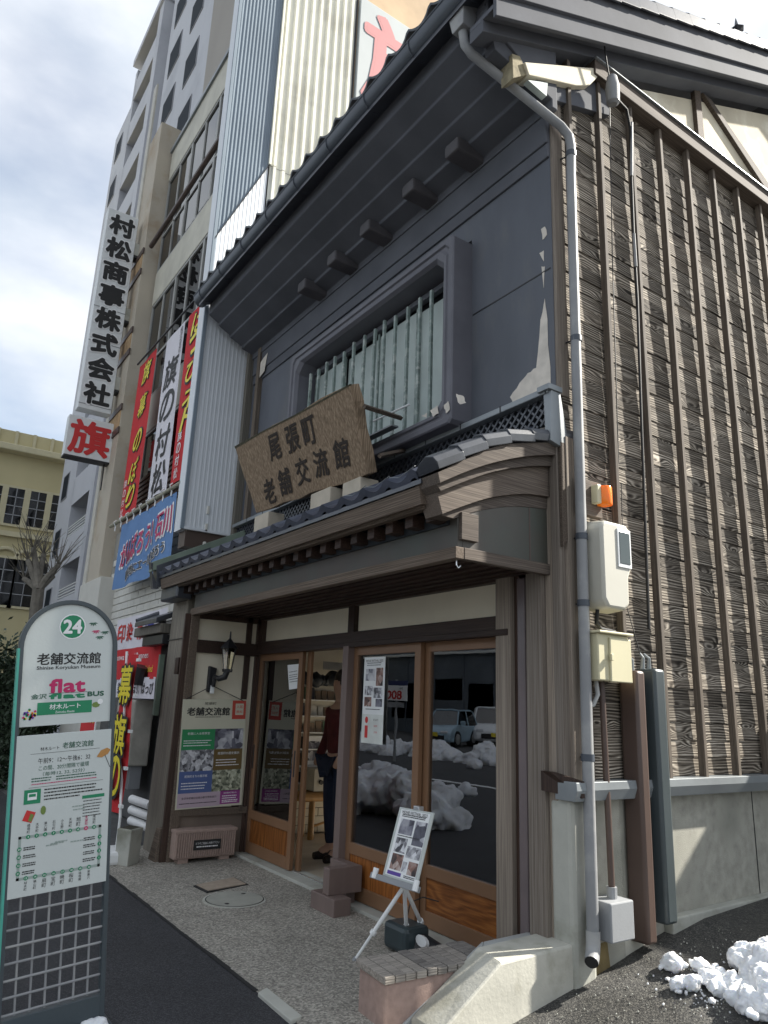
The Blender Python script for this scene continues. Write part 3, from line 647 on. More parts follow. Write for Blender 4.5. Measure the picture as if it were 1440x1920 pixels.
# --- board clad side wall
XS = -3.04
side = box('side_wall', plain('dark_recess', (.02, .025, .03)), shop, -3.20, -3.085, 3.46, 11.5, 1.1, 6.46, 0)
nbd = 46; bh = (6.42 - 1.17) / nbd; board0 = None
for i in range(nbd):
    # each row is built of lengths butted behind the battens
    cuts = [3.50, random.choice([5.2, 5.6, 6.0]), random.choice([7.2, 7.6]), 9.4, 11.5]
    for a, b in zip(cuts, cuts[1:]):
        z = 1.17 + i * bh; j = random.uniform(-.003, .003)
        m4 = Matrix.Translation((-3.085 + random.uniform(-.002, .003), a, z + j)) @ Matrix.Diagonal((1, b - a, 1, 1))
        if board0 is None:
            board0 = MB().hexa([Vector(p) for p in ((0, 0, 0), (.018, 0, 0), (.014, 0, bh - .003), (0, 0, bh + .012))], [Vector(p) for p in ((0, 1, 0), (.018, 1, 0), (.014, 1, bh - .003), (0, 1, bh + .012))]).build('board', m_siding, side)
            m5 = wmat(side).inverted() @ m4; board0.location, board0.rotation_euler, board0.scale = m5.to_translation(), m5.to_euler(), m5.to_scale()
        else: again(board0, side, m4)
# board shader reads object coordinates: unstretched by giving the mesh real length instead of scale
for o in [c for c in side.children if c.name.startswith('board')]:
    ln = o.scale.y; me = o.data.copy()
    for v_ in me.vertices: v_.co.y *= ln
    o.data = me; o.scale = (1, 1, 1)
bt = None; ys = [3.60] + [3.955 + .400 * k for k in range(19)]
for yb in ys:
    m4 = Matrix.Translation((XS - .012, yb, 1.16))
    if bt is None: bt = MB().box(0, .052, -.018, .018, 0, 5.26).build('batten', m_batten, side, .004); bt.matrix_basis = wmat(side).inverted() @ m4
    else: again(bt, side, m4)
box('side_corner_post', m_post, shop, -3.14, -3.055, 3.455, 3.56, 3.6, 6.02, .006)
box('side_corner_post', m_post, shop, -3.10, -3.03, 3.475, 3.55, 1.16, 3.30, .004)
MB().prism([(-3.035, 3.43, 2.55), (-3.035, 3.56, 2.72), (-3.035, 3.56, 3.25), (-3.035, 3.43, 3.25)], (-.02, 0, 0)).build('bleached_board', m_trim, shop)
bm_ = box('side_beam', m_trimy, shop, -3.10, -2.955, 3.86, 11.5, 6.42, 6.56, .006)
box('beam_flashing', m_flash, shop, -3.10, -2.935, 3.86, 11.5, 6.56, 6.572, .002)
fl_ = MB().prism([(-3.12, 3.40, 1.165), (-2.96, 3.40, 1.165), (-2.955, 3.40, 1.12), (-2.975, 3.40, 1.06), (-3.12, 3.40, 1.06)], (0, 8.1, 0)).build('sill_flashing', m_flash, shop, .003)
MB().prism([(-3.20, 3.37, 1.21), (-3.12, 3.37, 1.21), (-2.96, 3.44, 1.17), (-2.96, 3.44, 1.08), (-3.20, 3.37, 1.10)], (0, .03, 0)).build('sill_flashing_end', m_brownz, shop)
fnd = MB()
fnd.prism([(-3.17, 3.46, -.1), (-3.045, 3.46, -.1), (-3.05, 3.46, 1.065), (-3.17, 3.46, 1.065)], (0, .42, 0))
fnd.prism([(-3.17, 3.88, -.1), (-3.065, 3.88, -.1), (-3.065, 3.88, 1.065), (-3.17, 3.88, 1.065)], (0, 7.6, 0))
fo = fnd.build('foundation', m_found, shop)
box('foundation_joint', ink, fo, -3.07, -3.062, 5.38, 5.388, .3, 1.06, 0)
box('corner_plinth', m_concrete, shop, -3.20, -3.03, 3.43, 3.62, -.1, 1.065, .03)
MB().prism([(-3.0, 4.28, .36), (-3.07, 4.28, .36), (-3.07, 8, .42), (-2.98, 8, .42)], (0, 0, -.3)).build('footing', m_concrete, shop, .01)
# --- gable with plaster panels and timbers
yR, zE = 7.5, 5.98
pitch = .453
def gz(y): return zE + pitch * (min(y, 2 * yR - y) - 2.72)
gp_ = [(3.5, 6.46), (11.5, 6.46), (11.5, gz(11.5)), (yR, gz(yR)), (3.5, gz(3.5))]
gab = MB().prism([(XS - .06, a, b) for a, b in gp_], (-.1, 0, 0)).build('gable_wall', m_gable, shop)
box('gable_stud', m_trim, gab, XS - .065, XS - .02, 5.46, 5.56, 6.57, 7.35, .004)
for ya in (7.45, 9.4): box('gable_stud', m_trim, gab, XS - .065, XS - .02, ya, ya + .1, 6.57, gz(ya) - .05, .004)
dg = [P(1330, 175, x=XS), P(1345, 172, x=XS), P(1440, 262, x=XS), P(1440, 285, x=XS)]
MB().prism([(XS - .02, 5.60, 7.36), (XS - .02, 5.75, 7.36), (XS - .02, 7.05, 6.70), (XS - .02, 7.05, 6.58), (XS - .02, 6.98, 6.58)], (-.045, 0, 0)).build('gable_brace', m_trim, gab, .004)
# --- main roof: slab, verge boards, tiles
XV = -2.80
roof = MB().prism([(-8.22, 2.62, gz(2.62) + .54), (-8.22, yR, gz(yR) + .54), (-8.22, 12.3, gz(12.3) + .54), (-8.22, 12.3, gz(12.3) + .44), (-8.22, yR, gz(yR) + .44), (-8.22, 2.62, gz(2.62) + .44)], (8.22 + XV, 0, 0)).build('main_roof', m_blackt, shop)
for nm, xa, xb, za, zb, m in (('verge_board', -2.86, -2.83, .10, .42, m_soffit), ('verge_board', -2.83, -2.80, .26, .56, m_soffit), ('verge_soffit', -3.1, -2.86, .18, .22, m_soffit), ('verge_moulding', -3.1, -2.96, .08, .18, m_soffit)):
    for (ya, yb) in ((2.68, yR), (yR, 12.2)):
        MB().prism([(xa, ya, gz(ya) + za), (xa, yb, gz(yb) + za), (xa, yb, gz(yb) + zb), (xa, ya, gz(ya) + zb)], (xb - xa, 0, 0)).build(nm, m, roof, .004)
ra = math.atan(pitch); vt = None
for i in range(20):
    y_ = 2.66 + i * .255; zz = gz(y_) + .55
    m4 = Matrix.Translation((XV, y_, zz)) @ Matrix.Rotation(ra + .03, 4, 'X')
    if vt is None:
        mb = MB(); pr = [(.045, -.075), (.045, .03), (.02, .055), (-.06, .06), (-.2, .03), (-.2, .01), (.025, .01), (.025, -.075)]
        mb.hexa([Vector((a, 0, b + .012)) for a, b in pr], [Vector((a, .285, b - .008)) for a, b in pr]); vt = mb.build('verge_tile', m_blackt, roof, .004)
        vt.matrix_basis = wmat(roof).inverted() @ m4
    else: again(vt, roof, m4)
MB().lathe([(.03, 0), (.03, .03), (.07, .05), (.02, .10), (.004, .19)], (XV + .0, 5.85, gz(5.85) + .60), 6).build('ridge_ornament', m_blackt, roof)
et = None; ne = 20
for i in range(ne):
    m4 = Matrix.Translation((-8.24 + i * (5.44 / ne), 2.545, gz(2.545) + .665)) @ Matrix.Rotation(ra, 4, 'X')
    if et is None:
        et = tile_mesh(5.44 / ne, .32, .018, False).build('roof_tile', m_blackt, roof, smooth=True); et.matrix_basis = wmat(roof).inverted() @ m4
    else: again(et, roof, m4)
mb = MB()
for r_ in range(1, 19):
    y_ = 2.6 + r_ * .26
    for i in range(ne):
        x_ = -8.24 + i * (5.44 / ne); z_ = gz(y_) + .56
        mb.hexa([Vector((x_, y_, z_)), Vector((x_ + .18, y_, z_)), Vector((x_ + .18, y_, z_ + .02)), Vector((x_, y_, z_ + .02))], [Vector((x_, y_ + .3, z_ + .136)), Vector((x_ + .18, y_ + .3, z_ + .136)), Vector((x_ + .18, y_ + .3, z_ + .156)), Vector((x_, y_ + .3, z_ + .156))])
mb.build('upper_tiles', m_blackt, roof, kind='stuff')
# stepped plaster cove under the eaves
cv = [(3.46, 5.86), (3.40, 5.86), (3.40, 5.93), (3.24, 5.97), (3.24, 6.00), (3.07, 6.075), (3.07, 6.10), (2.90, 6.185), (2.90, 6.21), (2.76, 6.29), (2.76, 6.45), (3.46, 6.62)]
cove = MB().hexa([Vector((-8.22, a, b)) for a, b in cv], [Vector((-3.0, a, b)) for a, b in cv]).build('eave_cove', m_soffit, roof, .008)
# broken end of the cove on the side, bare clay and plaster
ml = [(-2.985, 3.02, 6.10), (-2.985, 3.10, 5.98), (-2.985, 3.95, 6.38), (-2.985, 4.06, 6.52), (-2.985, 4.04, 6.60)]
bp = [P(984, 116, x=-2.97), P(992, 140, x=-2.97), P(1080, 160, x=-2.97), P(1105, 160, x=-2.97), P(1130, 135, x=-2.97), P(1128, 128, x=-2.97), P(1095, 126, x=-2.97)]
MB().prism(bp, (-.12, 0, 0)).build('bare_plaster', m_plaster, roof, .006)
bp = [P(960, 100, x=-2.99), P(975, 105, x=-2.99), P(990, 140, x=-2.99), P(962, 146, x=-2.99)]
MB().prism(bp, (-.12, 0, 0)).build('bare_clay', M('clay_infill', (.30, .26, .17), .9, .3, 15, .5), roof, .004)
bp = [P(990, 150, x=-2.99), P(1027, 155, x=-2.99), P(1025, 180, x=-2.99)]
MB().prism(bp, (-.05, 0, 0)).build('bare_plaster', m_frost, roof)
MB().prism([(-3.02, 3.40, 5.95), (-3.02, 4.1, 6.20), (-3.02, 4.1, 6.56), (-3.02, 3.1, 6.15), (-3.02, 2.9, 6.3), (-3.02, 2.75, 6.4), (-3.02, 2.85, 6.05)], (-.10, 0, 0)).build('cove_end', m_soffit, roof, .004)
# purlin ends under the cove
for (a, b) in ((868, 292), (785, 372), (703, 445), (640, 502), (583, 552)):
    p_ = P(a, b, y=3.25)
    box('purlin_end', M('dark_purlin', (.085, .08, .085), .6, .2, 4), roof, p_.x - .085, p_.x + .085, 3.12, 3.42, 5.88, 6.0, .02)
# gutter and its hooks
g = thing('rain_gutter', 'long dark half round gutter hung along the upper eaves', 'gutter', (-5.6, 2.68, 6.5))
gpf = []
for k in range(9): a = pi + pi * k / 8; gpf.append((2.66 + .095 * cos(a), 6.52 + .12 * sin(a)))
for k in range(8, -1, -1): a = pi + pi * k / 8; gpf.append((2.66 + .088 * cos(a), 6.52 + .112 * sin(a)))
MB().hexa([Vector((-8.30, a, b)) for a, b in gpf], [Vector((-2.95, a, b)) for a, b in gpf]).build('trough', m_gutter, g, smooth=True)
MB().tube([(-8.30, 2.566, 6.525), (-2.95, 2.566, 6.525)], .009, 8).build('rolled_edge', m_gutter, g)
for i in range(9):
    x = -8.1 + i * .63; pts = [(x, 2.562, 6.53)] + [(x, 2.66 + .101 * cos(pi + pi * k / 6), 6.52 + .126 * sin(pi + pi * k / 6)) for k in range(7)] + [(x, 2.80, 6.50)]
    MB().tube(pts, .006, 6).build('gutter_hook', m_gutter, g)
# downpipe
dp = thing('downpipe', 'grey plastic downpipe bending from the eaves corner down the whole side wall', 'downpipe', (-2.96, 3.62, .3))
hx = P(868, 40, y=2.70)
MB().hexa([hx + Vector(p) for p in ((-.10, -.08, .14), (.10, -.08, .14), (.10, .08, .14), (-.10, .08, .14))], [hx + Vector(p) for p in ((-.06, -.05, -.10), (.06, -.05, -.10), (.06, .05, -.10), (-.06, .05, -.10))]).build('rain_head', m_pipe, dp, .006)
top = Vector((-2.975, 3.545, 5.66)); p0 = hx + Vector((0, 0, -.10))
path = [p0, p0 + Vector((.0, .02, -.10)), p0 + Vector((.02, .07, -.17))]
path += [top + Vector((-.02, -.06, .07)), top, top + Vector((.005, .012, -.10)), (-2.97, 3.545, 5.3), (-2.97, 3.53, 3.0), (-2.965, 3.505, .30)]
MB().tube(path, .034, 14).build('pipe', m_pipe, dp, smooth=True)
MB().tube([(-2.965, 3.507, .40), (-2.965, 3.505, .33), (-2.955, 3.485, .285), (-2.93, 3.445, .262)], [.039, .039, .039, .037], 14, False).build('outlet_bend', m_pipe, dp, smooth=True)
MB().tube([(-2.932, 3.448, .264), (-2.928, 3.442, .2615)], .033, 14).build('outlet_mouth', ink, dp)
for z in (5.50, 4.0, 2.62, 2.20, 1.30):
    yp = 3.505 + .009 * z; MB().tube([(-2.97, yp, z - .02), (-2.97, yp, z + .02)], .039, 14).build('pipe_collar', m_gutter, dp, smooth=True)
    MB().tube([(-3.05, 3.53, z), (-2.97, yp, z)], .006, 6).build('pipe_bracket', m_blackm, dp)
# --- carved name board over the lower roof
sb = thing('carved_name_board', 'old wooden name board with carved brush characters leaning over lower tiled roof', 'sign board', (-5.6, 2.95, 3.3))
yb_, yt_ = 2.95, 2.68
BL, BR_, TR2, TL2 = P(480, 962, y=yb_), P(689, 889, y=yb_), P(654, 721, y=yt_), P(440, 837, y=yt_)
nn_ = (BR_ - BL).cross(TL2 - BL).normalized(); 
if nn_.y > 0: nn_ = -nn_
carve = plain('carved_ink', (.035, .026, .02), .8)
uu = (BR_ - BL).normalized(); vv = (TL2 - BL); vv = (vv - uu * vv.dot(uu)).normalized()
if uu.cross(vv).dot(nn_) < 0: nn_ = -nn_
Wd, Hd = (BR_ - BL).length, (TL2 - BL).dot(vv)
def btxt(chars, pts, sz):
    for ch, (a, b) in zip(chars, pts): txt(ch, carve, sb, BL, uu, vv, a * Wd, b * Hd, h=sz * Hd, w=sz * Hd * 1.05, bold=.028, name='carved_character', n_off=.006, rot=random.uniform(-.05, .05), shear=.15)
def uvb(px, py):
    r = RMn @ Vector((px - 720, 960 - py, -F)); n_ = uu.cross(vv); t_ = (BL - O).dot(n_) / r.dot(n_); p = O + r * t_ - BL; return p.dot(uu) / Wd, p.dot(vv) / Hd
cu = [uvb(480, 962), uvb(689, 889), uvb(654, 721), uvb(440, 837)]
def bl(u, v):
    a = (cu[0][0] * (1 - u) + cu[1][0] * u) * (1 - v) + (cu[3][0] * (1 - u) + cu[2][0] * u) * v; b = (cu[0][1] * (1 - u) + cu[1][1] * u) * (1 - v) + (cu[3][1] * (1 - u) + cu[2][1] * u) * v
    return BL + uu * a * Wd + vv * b * Hd
ol = [(0, 0), (.15, -.012), (.3, .01), (.45, -.015), (.55, .012), (.7, .0), (.85, -.02), (1, 0), (1.005, .25), (.995, .5), (1.01, .8), (1, 1), (.8, 1.02), (.6, .985), (.4, 1.01), (.2, .99), (0, 1), (-.005, .6), (.006, .3)]
op = [bl(u, v) for u, v in ol]
MB().hexa(op, [p - nn_ * .10 for p in op]).build('board', m_sign_wood, sb, .006)
MB().hexa([bl(u, v) + nn_ * .003 for u, v in ((0, .965), (.3, .985), (.6, .97), (1, .98), (1.005, 1.0), (.6, .99), (.3, 1.004), (0, 1.0))], [bl(u, v) - nn_ * .02 for u, v in ((0, .965), (.3, .985), (.6, .97), (1, .98), (1.005, 1.0), (.6, .99), (.3, 1.004), (0, 1.0))]).build('mossy_edge', M('moss_dark', (.07, .065, .04), .9, .4, 20, .5), sb)
btxt('尾張町', [uvb(515, 838), uvb(549, 822), uvb(580, 808)], .32)
btxt('老舗交流館', [uvb(506, 921), uvb(535, 903), uvb(567, 883), uvb(602, 868), uvb(641, 850)], .32)
mpb = M('worn_cream_block', (.46, .41, .33), .85, .15, 6); box('support_block', mpb, sb, -6.62, -6.30, 2.92, 3.10, 3.15, 3.34, .01)
box('support_block', mpb, sb, -5.42, -5.08, 2.90, 3.10, 3.12, 3.31, .01); box('support_block', mpb, sb, -4.95, -4.68, 2.94, 3.12, 3.14, 3.31, .01)
MB().tube([P(683, 762, y=2.80), P(752, 784, y=3.25)], .022, 4).build('support_arm', m_trim, sb); MB().tube([P(712, 855, y=2.90), P(758, 845, y=3.35)], .02, 4).build('support_arm', m_trim, sb)
MB().tube([P(700, 790, y=3.15), P(768, 758, y=3.2)], .008, 6).build('iron_rod', m_white, sb)
# --- electric gear on the side wall
t = thing('electric_meter', 'cream electricity meter box with dark window on the board wall', 'meter', (-3.0, 3.84, 2.5))
mx0, mx1 = -3.02, -2.86
pr = [(3.685, 2.22), (3.73, 2.16), (3.90, 2.16), (3.95, 2.20), (3.955, 2.38), (3.99, 2.45), (3.99, 2.70), (3.95, 2.74), (3.72, 2.74), (3.685, 2.70)]
bk = [Vector((mx0, a, b)) for a, b in pr]; ft = [Vector((mx1, 3.84 + (a - 3.84) * .92, 2.45 + (b - 2.45) * .95)) for a, b in pr]
MB().hexa(bk, ft).build('casing', m_meter, t, .018, smooth=True)
box('window_frame', m_white, t, mx1 - .002, mx1 + .008, 3.84, 3.97, 2.44, 2.69, .004); box('window', plain('meter_dark_glass', (.05, .065, .06), .12, spec=.8), t, mx1 + .006, mx1 + .011, 3.855, 3.955, 2.465, 2.67, .002)
MB().tube([(-2.95, 3.74, 2.17), (-2.97, 3.75, 2.09), (-2.98, 3.80, 2.06), (-2.97, 3.92, 2.05), (-2.97, 3.97, 1.98), (-2.985, 3.98, 1.80)], .012, 8).build('cable', m_cable, t, smooth=True)
t.location.y += -0.11
t = thing('warning_lamp', 'small orange warning lamp on cream base fixed above the electricity meter', 'lamp', (-3.0, 3.82, 2.93))
box('mounting_board', m_trimy, t, -3.03, -2.985, 3.66, 3.86, 2.78, 3.02, .004)
box('base', m_boxcream, t, -2.985, -2.93, 3.75, 3.79, 2.86, 2.985, .006)
ml_, tl_n, bl_n = nodes('orange_lens'); bl_n.inputs['Base Color'].default_value = (.95, .22, .01, 1); bl_n.inputs['Roughness'].default_value = .15; bl_n.inputs['Subsurface Weight'].default_value = .3
MB().lathe([(.048, 0), (.05, .004), (.05, .118), (.046, .124)], (-2.945, 3.835, 2.858), 18).build('lens', ml_, t, smooth=True)
t.location.y += -0.1
t = thing('breaker_box', 'pale yellow switch box mounted on the side wall beneath the meter', 'switch box', (-3.0, 3.82, 1.9))
box('casing', m_boxcream, t, -3.03, -2.90, 3.68, 3.97, 1.74, 2.02, .008); box('lid', m_boxcream, t, -2.902, -2.885, 3.775, 3.975, 1.735, 2.0, .006); box('rain_hood', m_boxcream, t, -3.03, -2.87, 3.665, 3.985, 2.02, 2.035, .004); box('latch', m_boxcream, t, -2.887, -2.87, 3.765, 3.785, 1.86, 1.90, .003)
MB().tube([(-2.99, 3.76, 1.74), (-2.985, 3.765, 1.66), (-3.0, 3.74, 1.60), (-3.03, 3.70, 1.58)], .014, 8).build('conduit', m_greycable, t, smooth=True)
t.location.y += -0.12
t = thing('conduit_post', 'thin brown conduit running down into a grey junction box at the foundation', 'conduit', (-2.97, 3.78, .4))
MB().tube([(-2.985, 3.775, 1.74), (-2.97, 3.775, .60)], .019, 10).build('conduit', m_brownpole, t, smooth=True); MB().tube([(-2.97, 3.775, .60), (-2.97, 3.775, .53)], .03, 10).build('socket', m_greybox, t)
box('junction_box', m_greybox, t, -3.05, -2.89, 3.66, 3.86, .34, .54, .008)
t.location.y += -0.09
def cover(y, w_, d_, z0_, z1_, m, lab):
    t = thing('cable_cover', lab, 'cable cover', (-2.97, y, z0_))
    MB().hexa([Vector((-3.06, y - w_, z0_)), Vector((-3.06 + d_, y - w_ * .8, z0_)), Vector((-3.06 + d_, y + w_ * .8, z0_)), Vector((-3.06, y + w_, z0_))], [Vector((-3.05, y - w_, z1_)), Vector((-3.05 + d_, y - w_ * .8, z1_)), Vector((-3.05 + d_, y + w_ * .8, z1_)), Vector((-3.05, y + w_, z1_))]).build('channel', m, t, .02, smooth=True)
    for s_ in (-.5, .5): MB().tube([(-3.01, y + s_ * w_, z1_ - .01), (-3.0, y + s_ * w_ * .9, z1_ + .07), (-3.03, y + s_ * w_ * .6, z1_ + .10)], [.018, .012, .008], 8).build('tip', m_flash, t)
cover(3.985, .055, .13, .27, 1.82, m_brownpole, 'brown metal cable cover standing against the foundation beside the junction box')
cover(4.155, .068, .15, .36, 1.84, m_greenpole, 'slate grey cable cover, rearmost of the pair against the side wall')
t = thing('service_cable', 'black overhead cable dropping from a grey insulator along the board wall', 'cable', (-2.95, 4.2, 6.3))
ip = P(1148, 165, x=-2.90)
MB().lathe([(.03, -.16), (.05, -.14), (.055, 0), (.04, .10), (.02, .12)], ip, 12).build('insulator', m_pipe, t, smooth=True)
MB().tube([ip + Vector((0, -.03, .08)), ip + Vector((.01, -.08, .30)), ip + Vector((.03, -.12, .5))], .006, 6).build('lead', m_cable, t)
MB().tube([ip + Vector((.02, .0, -.10)), P(1175, 205, x=-2.93), P(1182, 240, x=-2.95), P(1184, 330, x=-2.955), P(1188, 440, x=-2.96), P(1195, 560, x=-2.97), P(1203, 800, x=-2.98), P(1217, 1180, x=-2.99)], .011, 8).build('cable', m_cable, t, smooth=True)
MB().tube([P(1184, 230, x=-2.945), P(1184, 330, x=-2.95)], .012, 8).build('sleeve', m_pipe, t); MB().tube([P(1188, 438, x=-2.95), P(1192, 500, x=-2.955)], .012, 8).build('sleeve', m_pipe, t)
MB().tube([P(1143, 195, x=-3.0), P(1148, 480, x=-3.02), P(1160, 870, x=-3.02)], .004, 5).build('thin_wire', m_cable, t)
MB().tube([P(1165, 905, x=-2.98), P(1170, 1120, x=-2.98), P(1200, 1225, x=-2.98)], .003, 5).build('thin_wire', m_cable, t)
# ================================================================== concrete ramp edge and pink block
rw = thing('ramp_edge_wall', 'stained white concrete ramp edge wall sloping down to the pavement at the corner', 'low wall', (-3.1, 3.2, 0))
Kr, Kl = P(940, 1805, x=-3.05), P(893, 1772, z=.30)
zt = .305
A_ = [Vector((-3.05, 4.15, .33)), Vector((-3.05, 3.3, .315)), Kr, Vector((-3.05, 2.50, .06))]
B_ = [Vector((-3.30, 4.15, .33)), Vector((-3.30, 3.3, .315)), Vector((-3.30, Kr.y + .06, Kr.z)), Vector((-3.30, 2.52, .05))]
mb = MB()
for i in range(3):
    a0, a1, b0, b1_ = A_[i], A_[i + 1], B_[i], B_[i + 1]
    mb.hexa([a0, a1, b1_, b0], [Vector((p.x, p.y, -.3)) for p in (a0, a1, b1_, b0)])
bmesh.ops.remove_doubles(mb.bm, verts=mb.bm.verts, dist=.002)
mb.build('wall', m_wedge, rw, .012)
mb = MB(); mb.hexa([Vector((-3.30, Kr.y + .10, Kr.z + .005)), Vector((-3.36, Kr.y + .16, Kr.z + .005)), Vector((-3.36, 2.5, .02)), Vector((-3.30, 2.46, .02))], [Vector((-3.30, Kr.y + .10, -.1)), Vector((-3.36, Kr.y + .16, -.1)), Vector((-3.36, 2.5, -.1)), Vector((-3.30, 2.46, -.1))])
mb.hexa([Vector((-3.30, 3.45, .305)), Vector((-3.40, 3.45, .295)), Vector((-3.36, Kr.y + .16, Kr.z)), Vector((-3.30, Kr.y + .10, Kr.z))], [Vector((-3.30, 3.45, -.1)), Vector((-3.40, 3.45, -.1)), Vector((-3.36, Kr.y + .16, -.1)), Vector((-3.30, Kr.y + .10, -.1))])
mb.build('inner_kerb', M('grey_trowelled', (.36, .37, .36), .7, .08, 3, .1), rw, .01)
MB().prism([(-3.048, 3.78, -.1), (-3.048, 3.50, -.1), (-3.047, 3.52, .28), (-3.047, 3.72, .30)], (.0015, 0, 0)).build('rust_stain', M('rust_stain', (.17, .13, .06), .9, .35, 8, .3), rw)
# bench-block with slatted top
zb = .25
c1, c2 = P(668, 1797, z=zb), P(720, 1832, z=zb)
c3 = c1 + (P(800, 1775, z=zb) - c1); 
bl_t = thing('plank_topped_block', 'pink cast block topped with weathered grey planks beside the ramp edge', 'bench', (c1.x + .2, c1.y + .2, 0))
u1 = (c3 - c1).normalized(); u2 = (c2 - c1); 
Lk = .72; e1 = u1 * Lk
base = [c1 + u1 * .015 + u2 * .03, c2 + u1 * .015 - u2 * .03, c2 + e1 - u2 * .03, c1 + e1 + u2 * .03]
MB().hexa([Vector((p.x, p.y, zb - .035)) for p in base], [Vector((p.x, p.y, -.05)) for p in base]).build('block', m_brickpink, bl_t, .012)
npk = 11; pkm = None
for i in range(npk):
    a = c1 + u1 * (Lk * i / npk + .002); b = c1 + u1 * (Lk * (i + 1) / npk - .004)
    j = random.uniform(-.003, .003); ex = u2 * random.uniform(0, .03)
    qd = [a - u2 * .02, c2 - c1 + a + ex, c2 - c1 + b + ex, b - u2 * .02]
    MB().hexa([p + Z * j for p in qd], [p + Z * (j - .035) for p in qd]).build('plank', m_bench, bl_t, .004)
# ================================================================== INTERIOR (seen through the open door and the glass)
m_room = M('room_wall', (.58, .55, .47), .9, .1, 3); m_floor = M('room_floor', (.40, .35, .27), .6, .15, 3)
rm = box('room_floor', m_floor, shop, -8.2, -3.2, 3.62, 8.0, -.05, .045, 0)
box('room_wall', m_room, shop, -8.22, -8.12, 3.62, 8.0, .045, 2.7, 0); box('room_wall', m_room, shop, -8.12, -3.2, 7.9, 8.0, .045, .8, 0); box('room_wall', m_room, shop, -4.2, -3.2, 7.9, 8.0, .8, 2.7, 0); box('room_ceiling', m_brown, shop, -8.2, -3.2, 3.62, 8.0, 2.7, 2.75, 0)  # opening in the unseen rear wall is added to bring daylight inside
box('room_wall', m_room, shop, -3.2, -3.19, 3.62, 8.0, .045, 2.7, 0)
box('front_wall_back', m_room, shop, -8.12, -7.48, 3.56, 3.62, .0, 2.2, 0)
XI = -8.10
tl0 = None
twr = box('tiled_dado', M('tile_grout', (.16, .15, .13), .9), shop, -8.12, -8.105, 3.7, 5.6, .05, .62, 0)
for r_ in range(6):
    for c_ in range(9):
        m4 = Matrix.Translation((-8.105, 3.72 + c_ * .2 + (r_ % 2) * .1, .06 + r_ * .092))
        if tl0 is None: tl0 = MB().box(0, .008, 0, .19, 0, .083).build('wall_tile', M('cream_tile', (.50, .48, .40), .3, .08), twr); tl0.matrix_basis = wmat(twr).inverted() @ m4
        else: again(tl0, twr, m4)
t = thing('leaflet_rack', 'tall wall rack crowded with small dark leaflets inside the doorway', 'rack', (-8.0, 4.5, .7))
box('back_panel', m_room, t, -8.10, -8.07, 3.85, 5.3, .55, 1.75, 0)
lf = [M('leaf_white', (.55, .54, .50), .6), M('leaf_dark', (.05, .05, .06), .6), M('leaf_brown', (.25, .18, .12), .6), M('leaf_green', (.10, .16, .10), .6)]
rl = random.Random(5)
for i in range(6):
    z = .62 + i * .19; box('shelf', m_white, t, -8.07, -7.96, 3.86, 5.3, z, z + .014, 0); y_ = 3.9
    while y_ < 5.22:
        w_ = rl.uniform(.05, .10); h_ = rl.uniform(.09, .15)
        MB().prism([(-8.03, y_, z + .014), (-8.03, y_ + w_ * .9, z + .014), (-8.045, y_ + w_ * .9, z + .014 + h_), (-8.045, y_, z + .014 + h_)], (-.012, 0, 0)).build('leaflet', rl.choice(lf), t); y_ += w_ + .01
t = thing('bamboo_bench', 'bamboo bench with thick round pole edge standing inside the entrance', 'bench', (-7.6, 4.5, .05))
mbam = M('bamboo', (.36, .20, .07), .4, .25, 4, .1); 
ba = P(567, 1527, x=-7.75); bb = P(620, 1520, x=-7.75)
for k in range(3): MB().tube([(-7.75 - k * .11, ba.y - .02, .50), (-7.75 - k * .11, ba.y + 1.1, .50)], .052, 12).build('pole', mbam, t, smooth=True)
for yy in (ba.y + .12, ba.y + .95):
    for xx in (-7.75, -7.97): MB().tube([(xx, yy, .05), (xx, yy, .46)], .036, 10).build('leg', mbam, t, smooth=True)
MB().tube([(-7.75, ba.y + .12, .18), (-7.75, ba.y + .95, .38)], .014, 8).build('brace', mbam, t)
t = thing('tea_tray_box', 'cream box with three round holes standing on the bamboo bench', 'box', (-7.8, 4.6, .55))
MB().hexa([Vector(p) for p in ((-7.74, ba.y + .12, .56), (-7.74, ba.y + .62, .56), (-7.78, ba.y + .60, .80), (-7.78, ba.y + .14, .80))], [Vector(p) for p in ((-7.95, ba.y + .12, .56), (-7.95, ba.y + .62, .56), (-7.95, ba.y + .60, .80), (-7.95, ba.y + .14, .80))]).build('box', M('box_cream', (.52, .49, .40), .6), t, .006)
for k in range(3): MB().tube([(-7.735, ba.y + .22 + k * .14, .655), (-7.775, ba.y + .22 + k * .14, .66)], .026, 12).build('hole', ink, t)
t = thing('wall_print', 'white framed print hanging above the three hole box inside doorway', 'picture', (-8.0, 4.6, .9))
box('sheet', m_white, t, -8.0, -7.99, ba.y + .10, ba.y + .75, .83, 1.16, .002); box('picture', ph1, t, -7.99, -7.985, ba.y + .15, ba.y + .70, .88, 1.10, 0)
t = thing('ceiling_tag', 'long pale notice strip fixed high inside the open doorway', 'notice', (-8.0, 4.6, 1.9))
box('strip', M('strip_grey', (.35, .36, .36), .6), t, -8.0, -7.99, ba.y + .3, ba.y + 1.3, 1.95, 2.05, .002)
